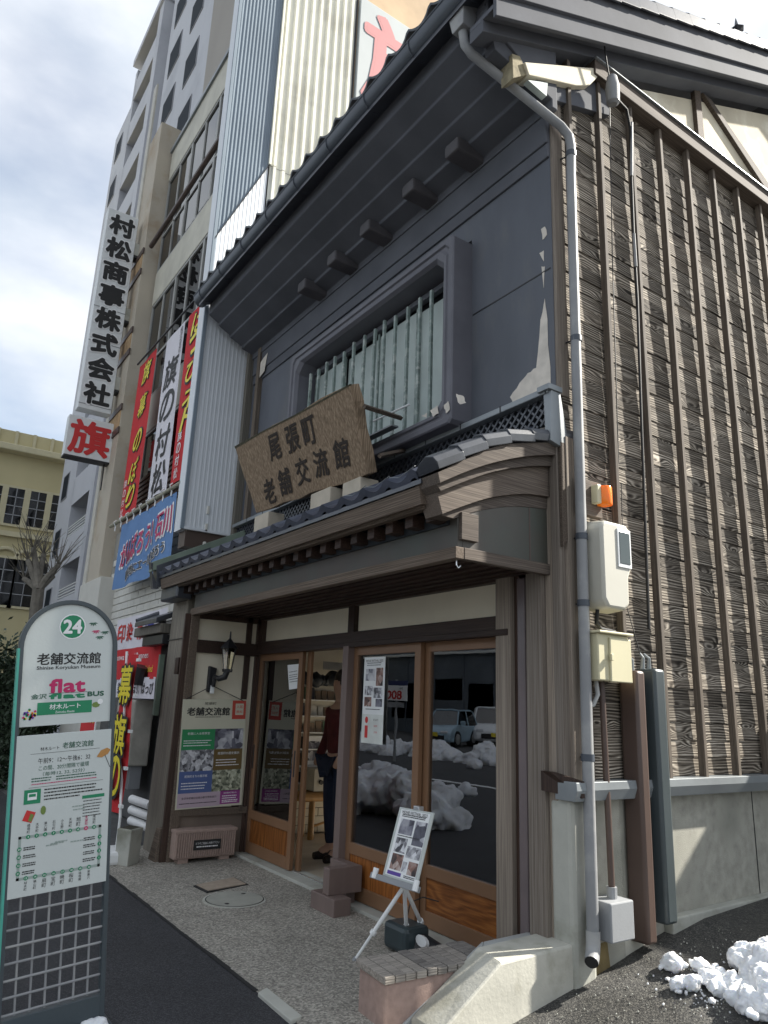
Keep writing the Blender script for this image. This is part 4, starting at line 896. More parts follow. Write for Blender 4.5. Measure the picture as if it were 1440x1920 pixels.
# desk, slatted chair and dark stand behind the right hand window
t = thing('wooden_desk', 'reddish wooden desk with slatted back seen dimly through right window', 'desk', (-4.2, 4.6, .05))
mdesk = M('desk_wood', (.22, .09, .04), .4, .2, 4)
box('top', mdesk, t, -4.75, -3.5, 4.5, 5.2, .98, 1.06, .01); box('side', mdesk, t, -4.35, -4.22, 4.55, 4.68, .05, .98, .006); box('side', mdesk, t, -3.70, -3.58, 4.55, 4.68, .05, .98, .006); box('back', mdesk, t, -4.2, -3.5, 5.0, 5.03, .3, .98, 0)
for k in range(6): box('slat', mdesk, t, -4.16 + k * .085, -4.13 + k * .085, 4.60, 4.63, .35, .96, .003)
for k in range(2): MB().tube([(-5.05 + k * .18, 4.0, .05), (-5.05 + k * .18, 4.0, .75)], .04, 10).build('stool_leg', mdesk, t)
box('stool_seat', mdesk, t, -5.12, -4.8, 3.9, 4.25, .74, .79, .01)
t = thing('music_stand', 'dark slanted board on a stand behind the right window glass', 'stand', (-4.35, 3.9, .05))
MB().prism([(-4.46, 3.80, .86), (-4.20, 3.80, .84), (-4.02, 3.80, .30), (-4.28, 3.80, .30)], (0, .02, 0)).build('board', m_blackm, t); MB().tube([(-4.25, 3.85, .05), (-4.25, 3.85, .5)], .012).build('post', m_blackm, t)
MB().tube([(-4.02, 3.78, .32), (-4.20, 3.78, .86)], .003).build('white_cord', m_white, t)
t = thing('beige_coat_form', 'pale beige rounded coat form on thin stand behind the door glass', 'coat stand', (-5.0, 4.2, .05))
mcoat = M('beige_cloth', (.46, .37, .24), .85, .12, 5, .2)
MB().lathe([(.02, .62), (.12, .66), (.15, .9), (.155, 1.15), (.13, 1.34), (.07, 1.43), (.01, 1.45)], (-5.0, 4.15, .05), 18).build('coat', mcoat, t, smooth=True); MB().tube([(-5.08, 4.15, .05), (-5.03, 4.15, .75)], .03).build('leg', mcoat, t); MB().tube([(-4.92, 4.15, .05), (-4.97, 4.15, .75)], .03).build('leg', mcoat, t)
# ------------------------------------------------------------------ person in the doorway
def skin(name, verts, edges, radii, m, parent, sub=2, root=0):
    me = bpy.data.meshes.new(name); me.from_pydata([Vector(v) for v in verts], edges, []); o = bpy.data.objects.new(name, me); COL.objects.link(o); setpar(o, parent)
    sm = o.modifiers.new('skin', 'SKIN'); sm.use_smooth_shade = True
    sk = me.skin_vertices[0] if me.skin_vertices else None
    if sk is None: 
        bpy.context.view_layer.objects.active = o; me.skin_vertices or None
    for i, r_ in enumerate(radii): me.skin_vertices[0].data[i].radius = r_ if isinstance(r_, tuple) else (r_, r_)
    me.skin_vertices[0].data[root].use_root = True
    s_ = o.modifiers.new('sub', 'SUBSURF'); s_.levels = sub; s_.render_levels = sub
    me.materials.append(m); return o
pr_ = thing('person', 'person in maroon sweater and dark blue jeans standing half hidden behind the door jamb', 'person', (-6.55, 4.12, .05))
px_, py_ = -6.72, 4.12
def pv(a, b, c): return (px_ + a, py_ + b, .05 + c)
mskin = M('skin', (.42, .26, .18), .5, .05); mjean = M('dark_jeans', (.014, .022, .045), .8, .2, 8, .2, 200); msweat = M('maroon_knit', (.085, .014, .014), .85, .2, 10, .3, 150); mhair = M('dark_hair', (.015, .012, .010), .5, .2, 20, .3, 90)
V_ = [pv(0, 0, .95), pv(0, 0, 1.12), pv(0, .01, 1.30), pv(0, .01, 1.45), pv(0, 0, 1.52), pv(0, -.01, 1.60), pv(0, -.01, 1.70), pv(0, -.01, 1.77),
      pv(-.17, 0, 1.42), pv(-.23, .0, 1.16), pv(-.20, -.12, .95), pv(-.19, -.16, .87),
      pv(.17, 0, 1.42), pv(.24, .0, 1.16), pv(.20, -.12, .95), pv(.19, -.16, .87),
      pv(-.09, 0, .90), pv(-.10, -.01, .50), pv(-.10, .02, .10), pv(-.10, -.12, .04), pv(.09, 0, .90), pv(.10, -.01, .50), pv(.10, .02, .10), pv(.10, -.12, .04)]
E_ = [(0, 1), (1, 2), (2, 3), (3, 4), (4, 5), (5, 6), (6, 7), (3, 8), (8, 9), (9, 10), (10, 11), (3, 12), (12, 13), (13, 14), (14, 15), (0, 16), (16, 17), (17, 18), (18, 19), (0, 20), (20, 21), (21, 22), (22, 23)]
Rr = [(.15, .11), (.13, .10), (.16, .11), (.13, .09), .055, .07, .10, .07, .065, .05, .038, .03, .065, .05, .038, .03, .10, .07, .05, .045, .10, .07, .05, .045]
body = None
me = bpy.data.meshes.new('body'); me.from_pydata([Vector(v) for v in V_], E_, []); body = bpy.data.objects.new('body', me); COL.objects.link(body); setpar(body, pr_)
sm = body.modifiers.new('skin', 'SKIN')
def set_skin(me, radii):
    for i, r_ in enumerate(radii): me.skin_vertices[0].data[i].radius = r_ if isinstance(r_, tuple) else (r_, r_)
    me.skin_vertices[0].data[0].use_root = True
def bake_skin(o, radii, sub=2):
    """the skin data layer only exists once the modifier tool has made it; build limbs directly when it is absent"""
    if len(o.data.skin_vertices) == 0:
        bpy.context.view_layer.objects.active = o; o.select_set(True)
        bpy.ops.object.mode_set(mode='EDIT'); bpy.ops.object.mode_set(mode='OBJECT')
    if len(o.data.skin_vertices) == 0: return False
    set_skin(o.data, radii); s_ = o.modifiers.new('sub', 'SUBSURF'); s_.levels = sub; s_.render_levels = sub; return True
okk = bake_skin(body, Rr); print('SKIN', okk)
me.materials.append(mskin)
def garment(nm, ids, scale, m, sub=2):
    vs = [V_[i] for i in ids]; ed = [(ids.index(a), ids.index(b)) for a, b in E_ if a in ids and b in ids]
    me = bpy.data.meshes.new(nm); me.from_pydata([Vector(v) for v in vs], ed, []); o = bpy.data.objects.new(nm, me); COL.objects.link(o); setpar(o, pr_); o.modifiers.new('skin', 'SKIN')
    bake_skin(o, [tuple(x * scale for x in (Rr[i] if isinstance(Rr[i], tuple) else (Rr[i], Rr[i]))) for i in ids], sub); me.materials.append(m); return o
garment('sweater', [0, 1, 2, 3, 8, 9, 10, 12, 13, 14], 1.2, msweat); garment('jeans', [0, 16, 17, 18, 20, 21, 22], 1.16, mjean)
MB().lathe([(.02, 1.60), (.09, 1.62), (.112, 1.70), (.10, 1.80), (.05, 1.85), (.005, 1.86)], (px_, py_ + .025, .05), 16).build('hair', mhair, pr_, smooth=True)
for s_ in (-1, 1): MB().lathe([(.045, 0), (.05, .02), (.045, .07), (.03, .09)], (px_ + s_ * .10, py_ - .01, .05), 12).tube([(px_ + s_ * .10, py_ + .03, .085), (px_ + s_ * .10, py_ - .06, .08), (px_ + s_ * .105, py_ - .17, .075)], [.045, .05, .034], 10).build('shoe', mhair, pr_, smooth=True)
t = thing('dark_jacket', 'crumpled navy padded jacket draped along the top of the leaflet rack', 'jacket', (-7.4, 4.4, 1.7))
mb = MB(); rj = random.Random(8)
for k in range(16):
    c_ = Vector((-7.9 + .008 * k, 3.98 + k * .075, 1.80 + rj.uniform(-.02, .02) + .005 * k)); b2_ = bmesh.ops.create_icosphere(mb.bm, subdivisions=2, radius=.085 * rj.uniform(.7, 1.2), matrix=Matrix.Translation(c_))
for v_ in mb.bm.verts: v_.co += Vector((noise.noise(v_.co * 14), noise.noise(v_.co * 14 + Vector((9, 0, 0))), noise.noise(v_.co * 14 + Vector((0, 9, 0))))) * .03
mb.build('cloth', M('navy_padded', (.018, .025, .035), .6, .3, 20, .3), t, smooth=True)
for ob in list(bpy.context.selected_objects): ob.select_set(False)
# ================================================================== NEIGHBOUR: ribbed metal side and beige office building
m_ribf = M('blue_grey_ribbed_sheet', (.22, .265, .31), .65, .08, 1.2, .03, spec=.2); m_ribl = M('light_grey_ribbed_sheet', (.66, .69, .72), .5, .05, 1.0, .03)
m_ribc = M('cream_corrugated_sheet', (.72, .71, .62), .5, .06, 1.2, .03, stain=(.60, .58, .50)); m_beige = M('beige_render', (.46, .41, .33), .8, .08, 1.0, .15, stain=(.38, .30, .21), sscale=1.2)
m_taupe = M('taupe_render', (.34, .315, .28), .85, .06, .6, .1); m_tile_b = M('beige_mosaic', (.50, .48, .40), .6, .12, 3, .3, 60)
nb_ = thing('ribbed_metal_annex', 'tall annex clad in blue grey and cream ribbed metal above the shop roof', 'building', (-8.6, 4, 0))
def ribs(y0_, y1_, zlo, zhi, pitch_, dep, wf, m, nm, x=-8.35):
    """upright ribs; zlo and zhi are functions of y"""
    n_ = int(round((y1_ - y0_) / pitch_)); p_ = (y1_ - y0_) / n_; mb = MB(); pts = []
    for i in range(n_):
        a = y0_ + i * p_; pts += [(a, 0), (a + p_ * (1 - wf) / 2, 0), (a + p_ * (1 - wf) / 2 + p_ * .1, dep), (a + p_ * (1 + wf) / 2 - p_ * .1, dep), (a + p_ * (1 + wf) / 2, 0)]
    pts.append((y1_, 0)); lo = [mb.bm.verts.new((x + d, a, zlo(a))) for a, d in pts]; hi = [mb.bm.verts.new((x + d, a, zhi(a))) for a, d in pts]
    for i in range(len(pts) - 1): mb.bm.faces.new((lo[i], lo[i + 1], hi[i + 1], hi[i]))
    return mb.build(nm, m, nb_)
seam = lambda y: 7.46 + (y - 2.75) * (8.98 - 7.46) / (3.43 - 2.75)
ribs(2.78, 3.43, lambda y: 3.53, lambda y: seam(y) - .012, .055, .0025, .5, m_ribl, 'lower_cladding')
ribs(2.78, 3.43, lambda y: seam(y) + .012, lambda y: 17, .056, .009, .5, m_ribf, 'upper_cladding')
ribs(3.45, 4.72, lambda y: 5.5, lambda y: 9.0, .145, .034, .5, m_ribc, 'corrugated_cladding'); ribs(3.45, 4.72, lambda y: 9.01, lambda y: 17, .145, .034, .5, m_ribc, 'corrugated_cladding')
box('edge_trim', m_ribf, nb_, -8.36, -8.33, 2.74, 2.785, 3.50, 17, .003); box('edge_trim', m_ribc, nb_, -8.36, -8.31, 3.425, 3.46, 9.0, 17, .003)
box('edge_trim', m_ribl, nb_, -8.36, -8.33, 2.78, 3.46, 3.50, 3.535, .002)
MB().prism([(-8.33, 2.76, seam(2.76) - .015), (-8.33, 3.44, seam(3.44) - .015), (-8.33, 3.44, seam(3.44) + .015), (-8.33, 2.76, seam(2.76) + .015)], (-.02, 0, 0)).build('seam_flashing', m_blackm, nb_)
box('core', m_taupe, nb_, -12.2, -8.44, 3.5, 10, 3.3, 17, 0); box('annex_floor', m_brownpole, nb_, -8.6, -8.37, 2.82, 3.44, 3.30, 3.50, 0)
box('front_return', m_ribl, nb_, -8.62, -8.36, 2.76, 3.3, 3.5, 17, 0)
box('dark_strip', m_blackm, nb_, -8.36, -8.34, 4.72, 4.75, 5, 17, 0)
box('tan_cladding', M('tan_sheet', (.46, .33, .20), .7, .15, 1.5, .1), nb_, -8.42, -8.36, 4.75, 9.5, 5, 17, 0)
sp_ = thing('flag_shop_sign', 'large white side sign with big faded pink character partly cut by the eaves', 'sign', (-8.3, 5.6, 11))
box('panel', M('sign_white_old', (.42, .45, .45), .6, .04, 2), sp_, -8.36, -8.28, 4.77, 7.4, 10.9, 13.02, .01)
txt('旗', plain('faded_pink', (.50, .22, .22), .7), sp_, Vector((-8.275, 4.77, 10.9)), Y, Z, 1.10, 1.02, w=1.95, h=1.85, bold=.03, n_off=.004, name='sign_character')
of = thing('office_building', 'beige mosaic tiled office building with window bands and rust stained pier', 'building', (-10.5, 3.4, 0))
YB = 3.12
z1t, z1b, z2t = P(430, 150, y=YB).z, P(413, 344, y=YB).z, P(401, 420, y=YB).z
ztop = P(420, 120, y=YB).z; dz = z1t - z2t; rows_ = [(z1b, z1t), (z1b - dz, z2t), (z1b - 2 * dz, z2t - dz)]
xl, xr = -12.55, -8.62
zs = [ztop] + [v_ for a, b in rows_ for v_ in (b, a)] + [3.05]
for k in range(0, len(zs), 2): box('spandrel', m_tile_b, of, xl, xr, YB, YB + .3, zs[k + 1], zs[k], 0)
box('parapet_cap', m_flash, of, xl, xr, YB - .04, YB + .3, ztop, ztop + .08, .004)
box('side_core', m_taupe, of, -13.5, -12.25, YB + .3, 10, 0, ztop - .3, 0)
box('setback_block', m_taupe, of, P(394, 60, y=5).x, -9, 5.0, 9, ztop - 1, 30, 0)
wg = GLASS('office_glass', (.06, .07, .08), .02, ior=2.4)
m_sash = M('sash_grey', (.33, .33, .31), .5, .08)
for ri, (za, zb_) in enumerate(rows_):
    nw = 3; ww = (xr - xl) / nw
    for k in range(nw):
        a, b = xl + k * ww, xl + (k + 1) * ww
        wf = MB().box(a, a + .035, YB + .01, YB + .06, za, zb_).box(b - .035, b, YB + .01, YB + .06, za, zb_).box(a + .05, b - .05, YB + .01, YB + .06, za, za + .05).box(a + .05, b - .05, YB + .01, YB + .06, zb_ - .05, zb_).box((a + b) / 2 - .025, (a + b) / 2 + .025, YB + .015, YB + .055, za + .05, zb_ - .05).box(a + .05, b - .05, YB + .015, YB + .055, za + (zb_ - za) * .38, za + (zb_ - za) * .38 + .04).build('window', m_sash, of)
        box('pane', wg, wf, a + .05, b - .05, YB + .035, YB + .039, za + .05, zb_ - .05, 0)
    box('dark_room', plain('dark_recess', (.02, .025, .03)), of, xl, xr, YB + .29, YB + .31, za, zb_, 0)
    if ri == 0: box('blind', m_white, of, xl + .2, xr - .2, YB + .2, YB + .21, za + .5, zb_ - .1, 0)
for k, ch in enumerate('旗幕'): txt(ch, m_white, of, Vector((-9.3, YB + .028, rows_[1][1] - .75 - k * .6)), X, Z, 0, 0, h=.42, n_off=0, bold=.02)
MB().tube([(-12.5, 2.95, P(297, 441, y=2.95).z), (-8.4, 2.95, P(297, 441, y=2.95).z + .02)], .045, 10).build('pole', m_brownpole, of)
# louvred grey band behind the banners
for k in range(16): box('louvre', M('louvre_brown', (.20, .13, .10), .6, .2), of, xl, xr, YB - .03, YB + .02, rows_[2][0] - .1 + k * .085, rows_[2][0] - .05 + k * .085, .003)
pr2 = MB().box(-13.55, -12.62, 2.86, YB + .3, 3.4, P(322, 205, y=2.86).z + .2).build('pier', m_beige, of, .01)
box('pier_edge', M('pale_pier_edge', (.52, .50, .44), .7, .1), pr2, -13.62, -13.40, 2.83, 2.87, 2.2, 14.2, .004)
box('pier_base', M('pale_panel', (.56, .55, .50), .6, .05), pr2, -13.6, -12.2, 2.80, 3.3, 0, 3.4, .01)
for yy in (462, 588, 722):
    zc = P(285, yy, y=2.86).z
    for d in (-.22, .22): box('brown_band', m_brownpole, pr2, -13.40, -12.60, 2.835, 2.865, zc + d - .06, zc + d + .06, .003)
    box('rust_patch', M('rusty_render', (.40, .27, .15), .85, .3, 4, .2), pr2, -13.35, -12.64, 2.848, 2.87, zc - .16, zc + .16, 0)
# white brick wall of the ground floor
bw_ = box('brick_backing', M('brick_joint', (.30, .29, .26), .9), of, -13.5, -8.5, YB - .06, YB, 2.2, 4.2, 0)
tb0 = None
for r_ in range(12):
    for c_ in range(12):
        x_ = -12.5 + c_ * .335 + (r_ % 2) * .165; m4 = Matrix.Translation((x_, YB - .075, 2.5 + r_ * .112))
        if tb0 is None: tb0 = MB().box(0, .32, 0, .03, 0, .10).build('brick', M('white_glazed_brick', (.62, .61, .56), .45, .08), bw_, .004); tb0.matrix_basis = wmat(bw_).inverted() @ m4
        else: again(tb0, bw_, m4)
box('shop_recess', M('dim_shop', (.10, .10, .10), .8), of, -13.5, -8.5, YB - .02, YB + .1, 0, 2.2, 0)
# shop signs
vs_ = thing('vertical_company_sign', 'tall white vertical sign with eight black characters bracketed to the pier', 'sign', (-13, 2.5, 6.4))
k_ = 1.477; sy0, sy1 = 1.49 * k_, 1.875 * k_; sz1, sz0 = 1.55 + (7.66 - 1.55) * k_, 1.55 + (4.87 - 1.55) * k_
box('panel', M('sign_panel_white', (.68, .70, .70), .5, .04), vs_, -13.25, -13.0, sy0, sy1, sz0, sz1, .01)
for f in (.0, .30, .47): box('panel_joint', m_greybox, vs_, -13.01, -12.995, sy0, sy1, sz0 + (sz1 - sz0) * (f + .02), sz0 + (sz1 - sz0) * (f + .02) + .015, 0)
chs = '村松商事株式会社'
for i, ch in enumerate(chs):
    zc = sz1 - (sz1 - sz0) * (.075 + i * .121)
    txt(ch, inkw, vs_, Vector((-12.995, (sy0 + sy1) / 2, zc)), Y, Z, 0, 0, w=.47, h=.43, bold=.075, n_off=.002); txt(ch, ink, vs_, Vector((-12.99, (sy0 + sy1) / 2, zc)), Y, Z, 0, 0, w=.43, h=.40, bold=.055, n_off=.003)
for yy in (468, 595, 728):
    zc = P(262, yy, x=-13).z; box('bracket', m_concrete, vs_, -13.22, -13.02, sy1, 2.90, zc - .14, zc + .12, .01); box('bracket', m_blackm, vs_, -13.22, -13.02, sy1, 2.90, zc - .19, zc - .14, .004)
q_ = thing('square_flag_sign', 'small white square sign with one bold red character below company sign', 'sign', (-13, 2.5, 5.5))
qy0, qy1, qz0, qz1 = 1.415 * k_, 1.94 * k_, 1.55 + 2.71 * k_, 1.55 + 3.21 * k_
box('panel', MC['sign_panel_white'], q_, -13.2, -13.0, qy0, qy1, qz0, qz1, .01); box('bottom_edge', m_blackm, q_, -13.21, -12.99, qy0, qy1, qz0 - .03, qz0, 0)
txt('旗', pred, q_, Vector((-12.995, qy0, qz0)), Y, Z, (qy1 - qy0) / 2, (qz1 - qz0) / 2, w=.66, h=.60, bold=.035, n_off=.004, name='sign_character')
for z_ in (qz0 + .1, qz1 - .15): box('bracket', m_blackm, q_, -13.14, -13.08, qy1, 2.95, z_ - .025, z_ + .025, 0)
for yy in (3.0,): MB().tube([(-13.1, 2.80, sz0 - .3), (-13.1, 2.80, qz0 - .5)], .012, 6).build('drop_pole', m_blackm, q_)
# banners
def cloth(name, lab, cat, col, x0, x1, z0, z1, y, amp=.012, freq=9, group=None, m=None):
    ph = random.uniform(0, 6)
    def rip(p): return amp * sin(p.x * freq + ph + p.z * .7) * (.35 + .65 * min(1, max(0, (z1 - p.z) / max(.1, z1 - z0))))
    mb = MB(); nx_, nz_ = 14, 10; g_ = [[mb.bm.verts.new(Vector((x0 + (x1 - x0) * i / nx_, y, z0 + (z1 - z0) * j / nz_))) for i in range(nx_ + 1)] for j in range(nz_ + 1)]
    for j in range(nz_):
        for i in range(nx_): mb.bm.faces.new((g_[j][i], g_[j][i + 1], g_[j + 1][i + 1], g_[j + 1][i]))
    for v_ in mb.bm.verts: v_.co.y += rip(v_.co)
    t = thing(name, lab, cat, ((x0 + x1) / 2, y, z0), group); o = mb.build('cloth', m or M('cloth_' + col[0], col[1], .85, .06, 3, .05), t, smooth=True)
    def write(s_, m_, cx, cz, **k):
        l = txt(s_, m_, t, Vector((x0, y, z0)), X, Z, cx, cz, n_off=0, **k)
        if l:
            w0 = wmat(t)
            for v_ in l.data.vertices:
                p = w0 @ (v_.co + l.location); v_.co.y += rip(p) - .008
        return l
    return t, write
yb3 = 2.86; k3 = yb3 / 1.8
def bx_(a): return a * k3
def bz_(z): return 1.55 + (z - 1.55) * k3
RED = ('red', (.52, .025, .03)); WHT = ('white', (.66, .64, .68)); BLU = ('blue', (.12, .23, .44))
t1_, wr = cloth('hanging_banner', 'red hanging banner with yellow brush characters, farthest left of the three', 'banner', RED, bx_(-7.38), bx_(-6.82), bz_(3.24), bz_(4.94), yb3, group='long banners hung on the office front')
W_, H_ = bx_(.56), bz_(4.94) - bz_(3.24)
for ch, f in zip('旗幕のぼり', (.90, .68, .46, .27, .12)): 
    wr(ch, ink, W_ * .55, H_ * f, w=.50, h=.36, bold=.05, shear=.2); wr(ch, pyel, W_ * .55, H_ * f, w=.46, h=.34, bold=.02, shear=.2).location.y -= .006
[wr(ch, inkw, W_ * .14, H_ * f, h=.13) for ch, f in zip('旗の村松', (.22, .16, .10, .04))]
t2_, wr = cloth('hanging_banner', 'white hanging banner with four black brush characters between two red ones', 'banner', WHT, bx_(-6.5), bx_(-5.98), bz_(3.26), bz_(4.87), yb3, group='long banners hung on the office front')
W_, H_ = bx_(.52), bz_(4.87) - bz_(3.26)
for ch, f in zip('旗の村松', (.74, .53, .31, .10)): wr(ch, ink, W_ * .5, H_ * f, w=.58, h=.46, bold=.02, shear=.15)
[wr(ch, ink, W_ * .86, H_ * f, h=.12) for ch, f in zip('株式会社', (.96, .92, .88, .84))]
t3_, wr = cloth('hanging_banner', 'red hanging banner with yellow and small white characters beside metal cladding', 'banner', RED, bx_(-5.88), -8.66, bz_(3.26), bz_(4.86), yb3, group='long banners hung on the office front')
W_, H_ = -8.66 - bx_(-5.88), bz_(4.86) - bz_(3.26)
for ch, f in zip('はっぴネト', (.90, .78, .62, .46, .34)): wr(ch, ink, W_ * .62, H_ * f, w=.46, h=.34, bold=.06, shear=.2); wr(ch, pyel, W_ * .62, H_ * f, w=.42, h=.31, bold=.02, shear=.2).location.y -= .006
for ch, f in zip('旗の村松', (.26, .19, .12, .05)): wr(ch, inkw, W_ * .35, H_ * f, h=.15, bold=.02)
bt_ = thing('banner_pole', 'horizontal pole tied with cords carrying the blue banner', 'pole', (-10.3, 2.78, bz_(3.2)))
MB().tube([(bx_(-7.5), 2.78, bz_(3.2)), (-8.60, 2.78, bz_(3.18))], .028, 10).build('pole', M('pole_olive', (.30, .29, .22), .6), bt_)
for k in range(9): x_ = bx_(-7.3) + k * .33; MB().tube([(x_, 2.78, bz_(3.2) + .04), (x_ + .02, 2.74, bz_(3.2)), (x_, 2.78, bz_(3.2) - .06), (x_ + .03, 2.77, bz_(3.2) - .14)], .010, 6).build('cord', m_white, bt_)
MB().tube([(bx_(-7.4), 2.82, bz_(4.97)), (-8.66, 2.82, bz_(4.93))], .016, 8).build('top_rail', m_blackm, bt_)
t4_, wr = cloth('blue_support_banner', 'light blue cloth banner with slanting pink outlined writing under the pole', 'banner', BLU, bx_(-7.05), bx_(-5.52), bz_(2.50), bz_(3.13), 2.78, amp=.03, freq=6)
W_, H_ = bx_(1.53), bz_(3.13) - bz_(2.50)
wr('がんばろう！石川', inkw, W_ * .52, H_ * .58, w=W_ * .92, h=.40, bold=.07, shear=.1, rot=.10); wr('がんばろう！石川', pmag, W_ * .52, H_ * .58, w=W_ * .90, h=.36, bold=.025, shear=.1, rot=.10).location.y -= .006
wr('被災地にエールを送ろう', inkw, W_ * .56, H_ * .24, w=W_ * .72, h=.16, bold=.06, rot=.10); wr('被災地にエールを送ろう', ink, W_ * .56, H_ * .24, w=W_ * .71, h=.15, bold=.01, rot=.10).location.y -= .006
# low shop cloths
ys_ = 2.80
c0_, c1_, c2_ = P(222, 1165, y=ys_), P(322, 1125, y=ys_), P(205, 1265, y=ys_)
t5_, wr = cloth('shop_curtain', 'white cloth with red and blue characters hung low under the brick wall', 'banner', WHT, c0_.x, -8.62, c0_.z - .44, c0_.z + .02, ys_, amp=.02)
W_ = -8.62 - c0_.x
for i, ch in enumerate('印染幕旗'): wr(ch, pred if i < 3 else plain('print_blue', (.03, .04, .30)), .25 + i * .42, .25, w=.30, h=.24, bold=.03)
t6_, wr = cloth('red_shop_cloth', 'red cloth strip with white english lettering below the white shop cloth', 'banner', RED, c0_.x - .05, -8.64, c0_.z - .82, c0_.z - .42, ys_ - .03, amp=.03)
wr('Kanazawa Flags and Banners', inkw, W_ * .45, .28, w=W_ * .7, h=.10); wr('Tomorrow and Established', pyel, W_ * .7, .12, w=W_ * .5, h=.08)
t7_, wr = cloth('white_shop_cloth', 'white lower cloth reading flags and happi in black beneath the red strip', 'banner', WHT, c0_.x + .5, -8.66, c0_.z - 1.05, c0_.z - .80, ys_ - .05, amp=.012)
wr('染、幕、のぼり、はっぴ', ink, (W_ - .5) * .5, .12, w=(W_ - .5) * .9, h=.14, bold=.02)
# small tiled bracket roof on the left of the pillar
t = thing('bracket_roof', 'tiny tiled ledge roof on a heavy grey beam left of the entrance pillar', 'ledge', (-8.6, 2.65, 2.25))
box('beam', m_postgrey, t, -9.15, -8.16, 2.58, 2.72, 2.24, 2.35, .01); box('dark_beam', m_blackm, t, -8.9, -8.16, 2.62, 2.74, 2.12, 2.23, .006)
MB().prism([(-8.95, 2.52, 2.40), (-8.95, 2.80, 2.52), (-8.95, 2.80, 2.46), (-8.95, 2.52, 2.34)], (.8, 0, 0)).build('tile', m_blackt, t, .01)
MB().tube([(-9.0, 2.56, 2.41), (-9.0, 2.82, 2.53)], .045, 10).build('tile', m_blackt, t)
# ground clutter left of the pillar
t = thing('air_conditioner', 'beige outdoor air conditioner unit half hidden behind the pillar', 'air conditioner', (-9.6, 3.0, .7))
box('casing', M('unit_beige', (.40, .38, .33), .6), t, -10.1, -9.35, 2.75, 3.0, .72, 1.5, .02); box('bracket', m_greybox, t, -10.1, -9.4, 2.8, 2.95, .45, .72, .01)
MB().tube([(-9.72, 2.752, 1.1), (-9.72, 2.74, 1.1)], .28, 20).build('fan_grille', m_blackm, t)
MB().tube([(-9.2, 2.70, 1.7), (-9.15, 2.72, 1.9)], .12, 14).build('hose_coil', m_blackm, t)
for k in range(3):
    p_ = P(247 - k * 1, 1498 + k * 20, x=-8.6); tag(MB().tube([p_, p_ + Vector((.42, .08, -.02))], .045, 12).build('white_tube', m_white, smooth=True), ('topmost', 'middle', 'lowest')[k] + ' of three stacked white tubes behind the grey planter', 'tube', 'white tubes stacked beside the pillar')
b0, b1_, b2_ = P(213, 1622, z=0), P(238, 1627, z=0), P(260, 1619, z=0); b3_ = b0 + b2_ - b1_; hh = P(238, 1557, x=b1_.x).z
t = thing('stone_planter', 'square grey concrete planter standing empty by the entrance pillar', 'planter', (b1_.x, b1_.y, 0))
ctr = (b0 + b2_) / 2
MB().hexa([b0, b1_, b2_, b3_], [ctr + (p - ctr) * 1.08 + Z * hh for p in (b0, b1_, b2_, b3_)]).build('shell', m_concrete, t, .012)
MB().hexa([ctr + (p - ctr) * .85 + Z * (hh + .002) for p in (b0, b1_, b2_, b3_)], [ctr + (p - ctr) * .85 + Z * (hh - .01) for p in (b0, b1_, b2_, b3_)]).build('soil', M('wet_soil', (.05, .045, .03), .9, .4, 20, .4), t)
t = thing('nobori_flag', 'tall red flag with yellow brush strokes on white pole in a base', 'flag', (-7.9, 2.3, 0))
fpB, fpT = P(222, 1560, y=2.25), P(238, 1222, y=2.25)
MB().tube([Vector((fpB.x, 2.25, .10)), Vector((fpB.x, 2.25, .4)), Vector((fpT.x, 2.25, fpT.z))], .014, 8).build('pole', m_white, t)
box('water_base', m_white, t, fpB.x - .22, fpB.x + .16, 2.12, 2.42, .0, .12, .03)
xf0 = fpB.x - .52; mb = MB(); gg = [[mb.bm.verts.new((fpB.x - .02 - .5 * i / 8, 2.25 + .02 * sin(i * 1.1 + j * .5), .42 + (fpT.z - .46) * j / 12)) for i in range(9)] for j in range(13)]
for j in range(12):
    for i in range(8): mb.bm.faces.new((gg[j][i], gg[j][i + 1], gg[j + 1][i + 1], gg[j + 1][i]))
mb.build('cloth', MC['cloth_red'], t, smooth=True)
for k in range(5): z_ = .5 + k * (fpT.z - .6) / 4; box('loop', m_white, t, fpB.x - .06, fpB.x + .02, 2.235, 2.265, z_ - .015, z_ + .015, 0)
hF = fpT.z - .46
for ch, f in zip('幕旗の', (.80, .48, .22)):
    txt(ch, ink, t, Vector((xf0, 2.215, .42)), X, Z, .26, hF * f, w=.44, h=.40, bold=.07); txt(ch, pyel, t, Vector((xf0, 2.211, .42)), X, Z, .26, hF * f, w=.42, h=.38, bold=.02)
t = thing('short_flag', 'short red cloth flag with yellow characters seen in the gap behind bus sign', 'flag', (-9.5, 2.2, 0))
box('cloth', MC['cloth_red'], t, -9.9, -9.2, 2.28, 2.285, .6, 1.55, 0); txt('幕旗', pyel, t, Vector((-9.9, 2.275, .6)), X, Z, .35, .75, w=.55, h=.26, bold=.03); MB().tube([(-9.18, 2.28, 0), (-9.18, 2.28, 1.6)], .012, 6).build('pole', m_white, t)
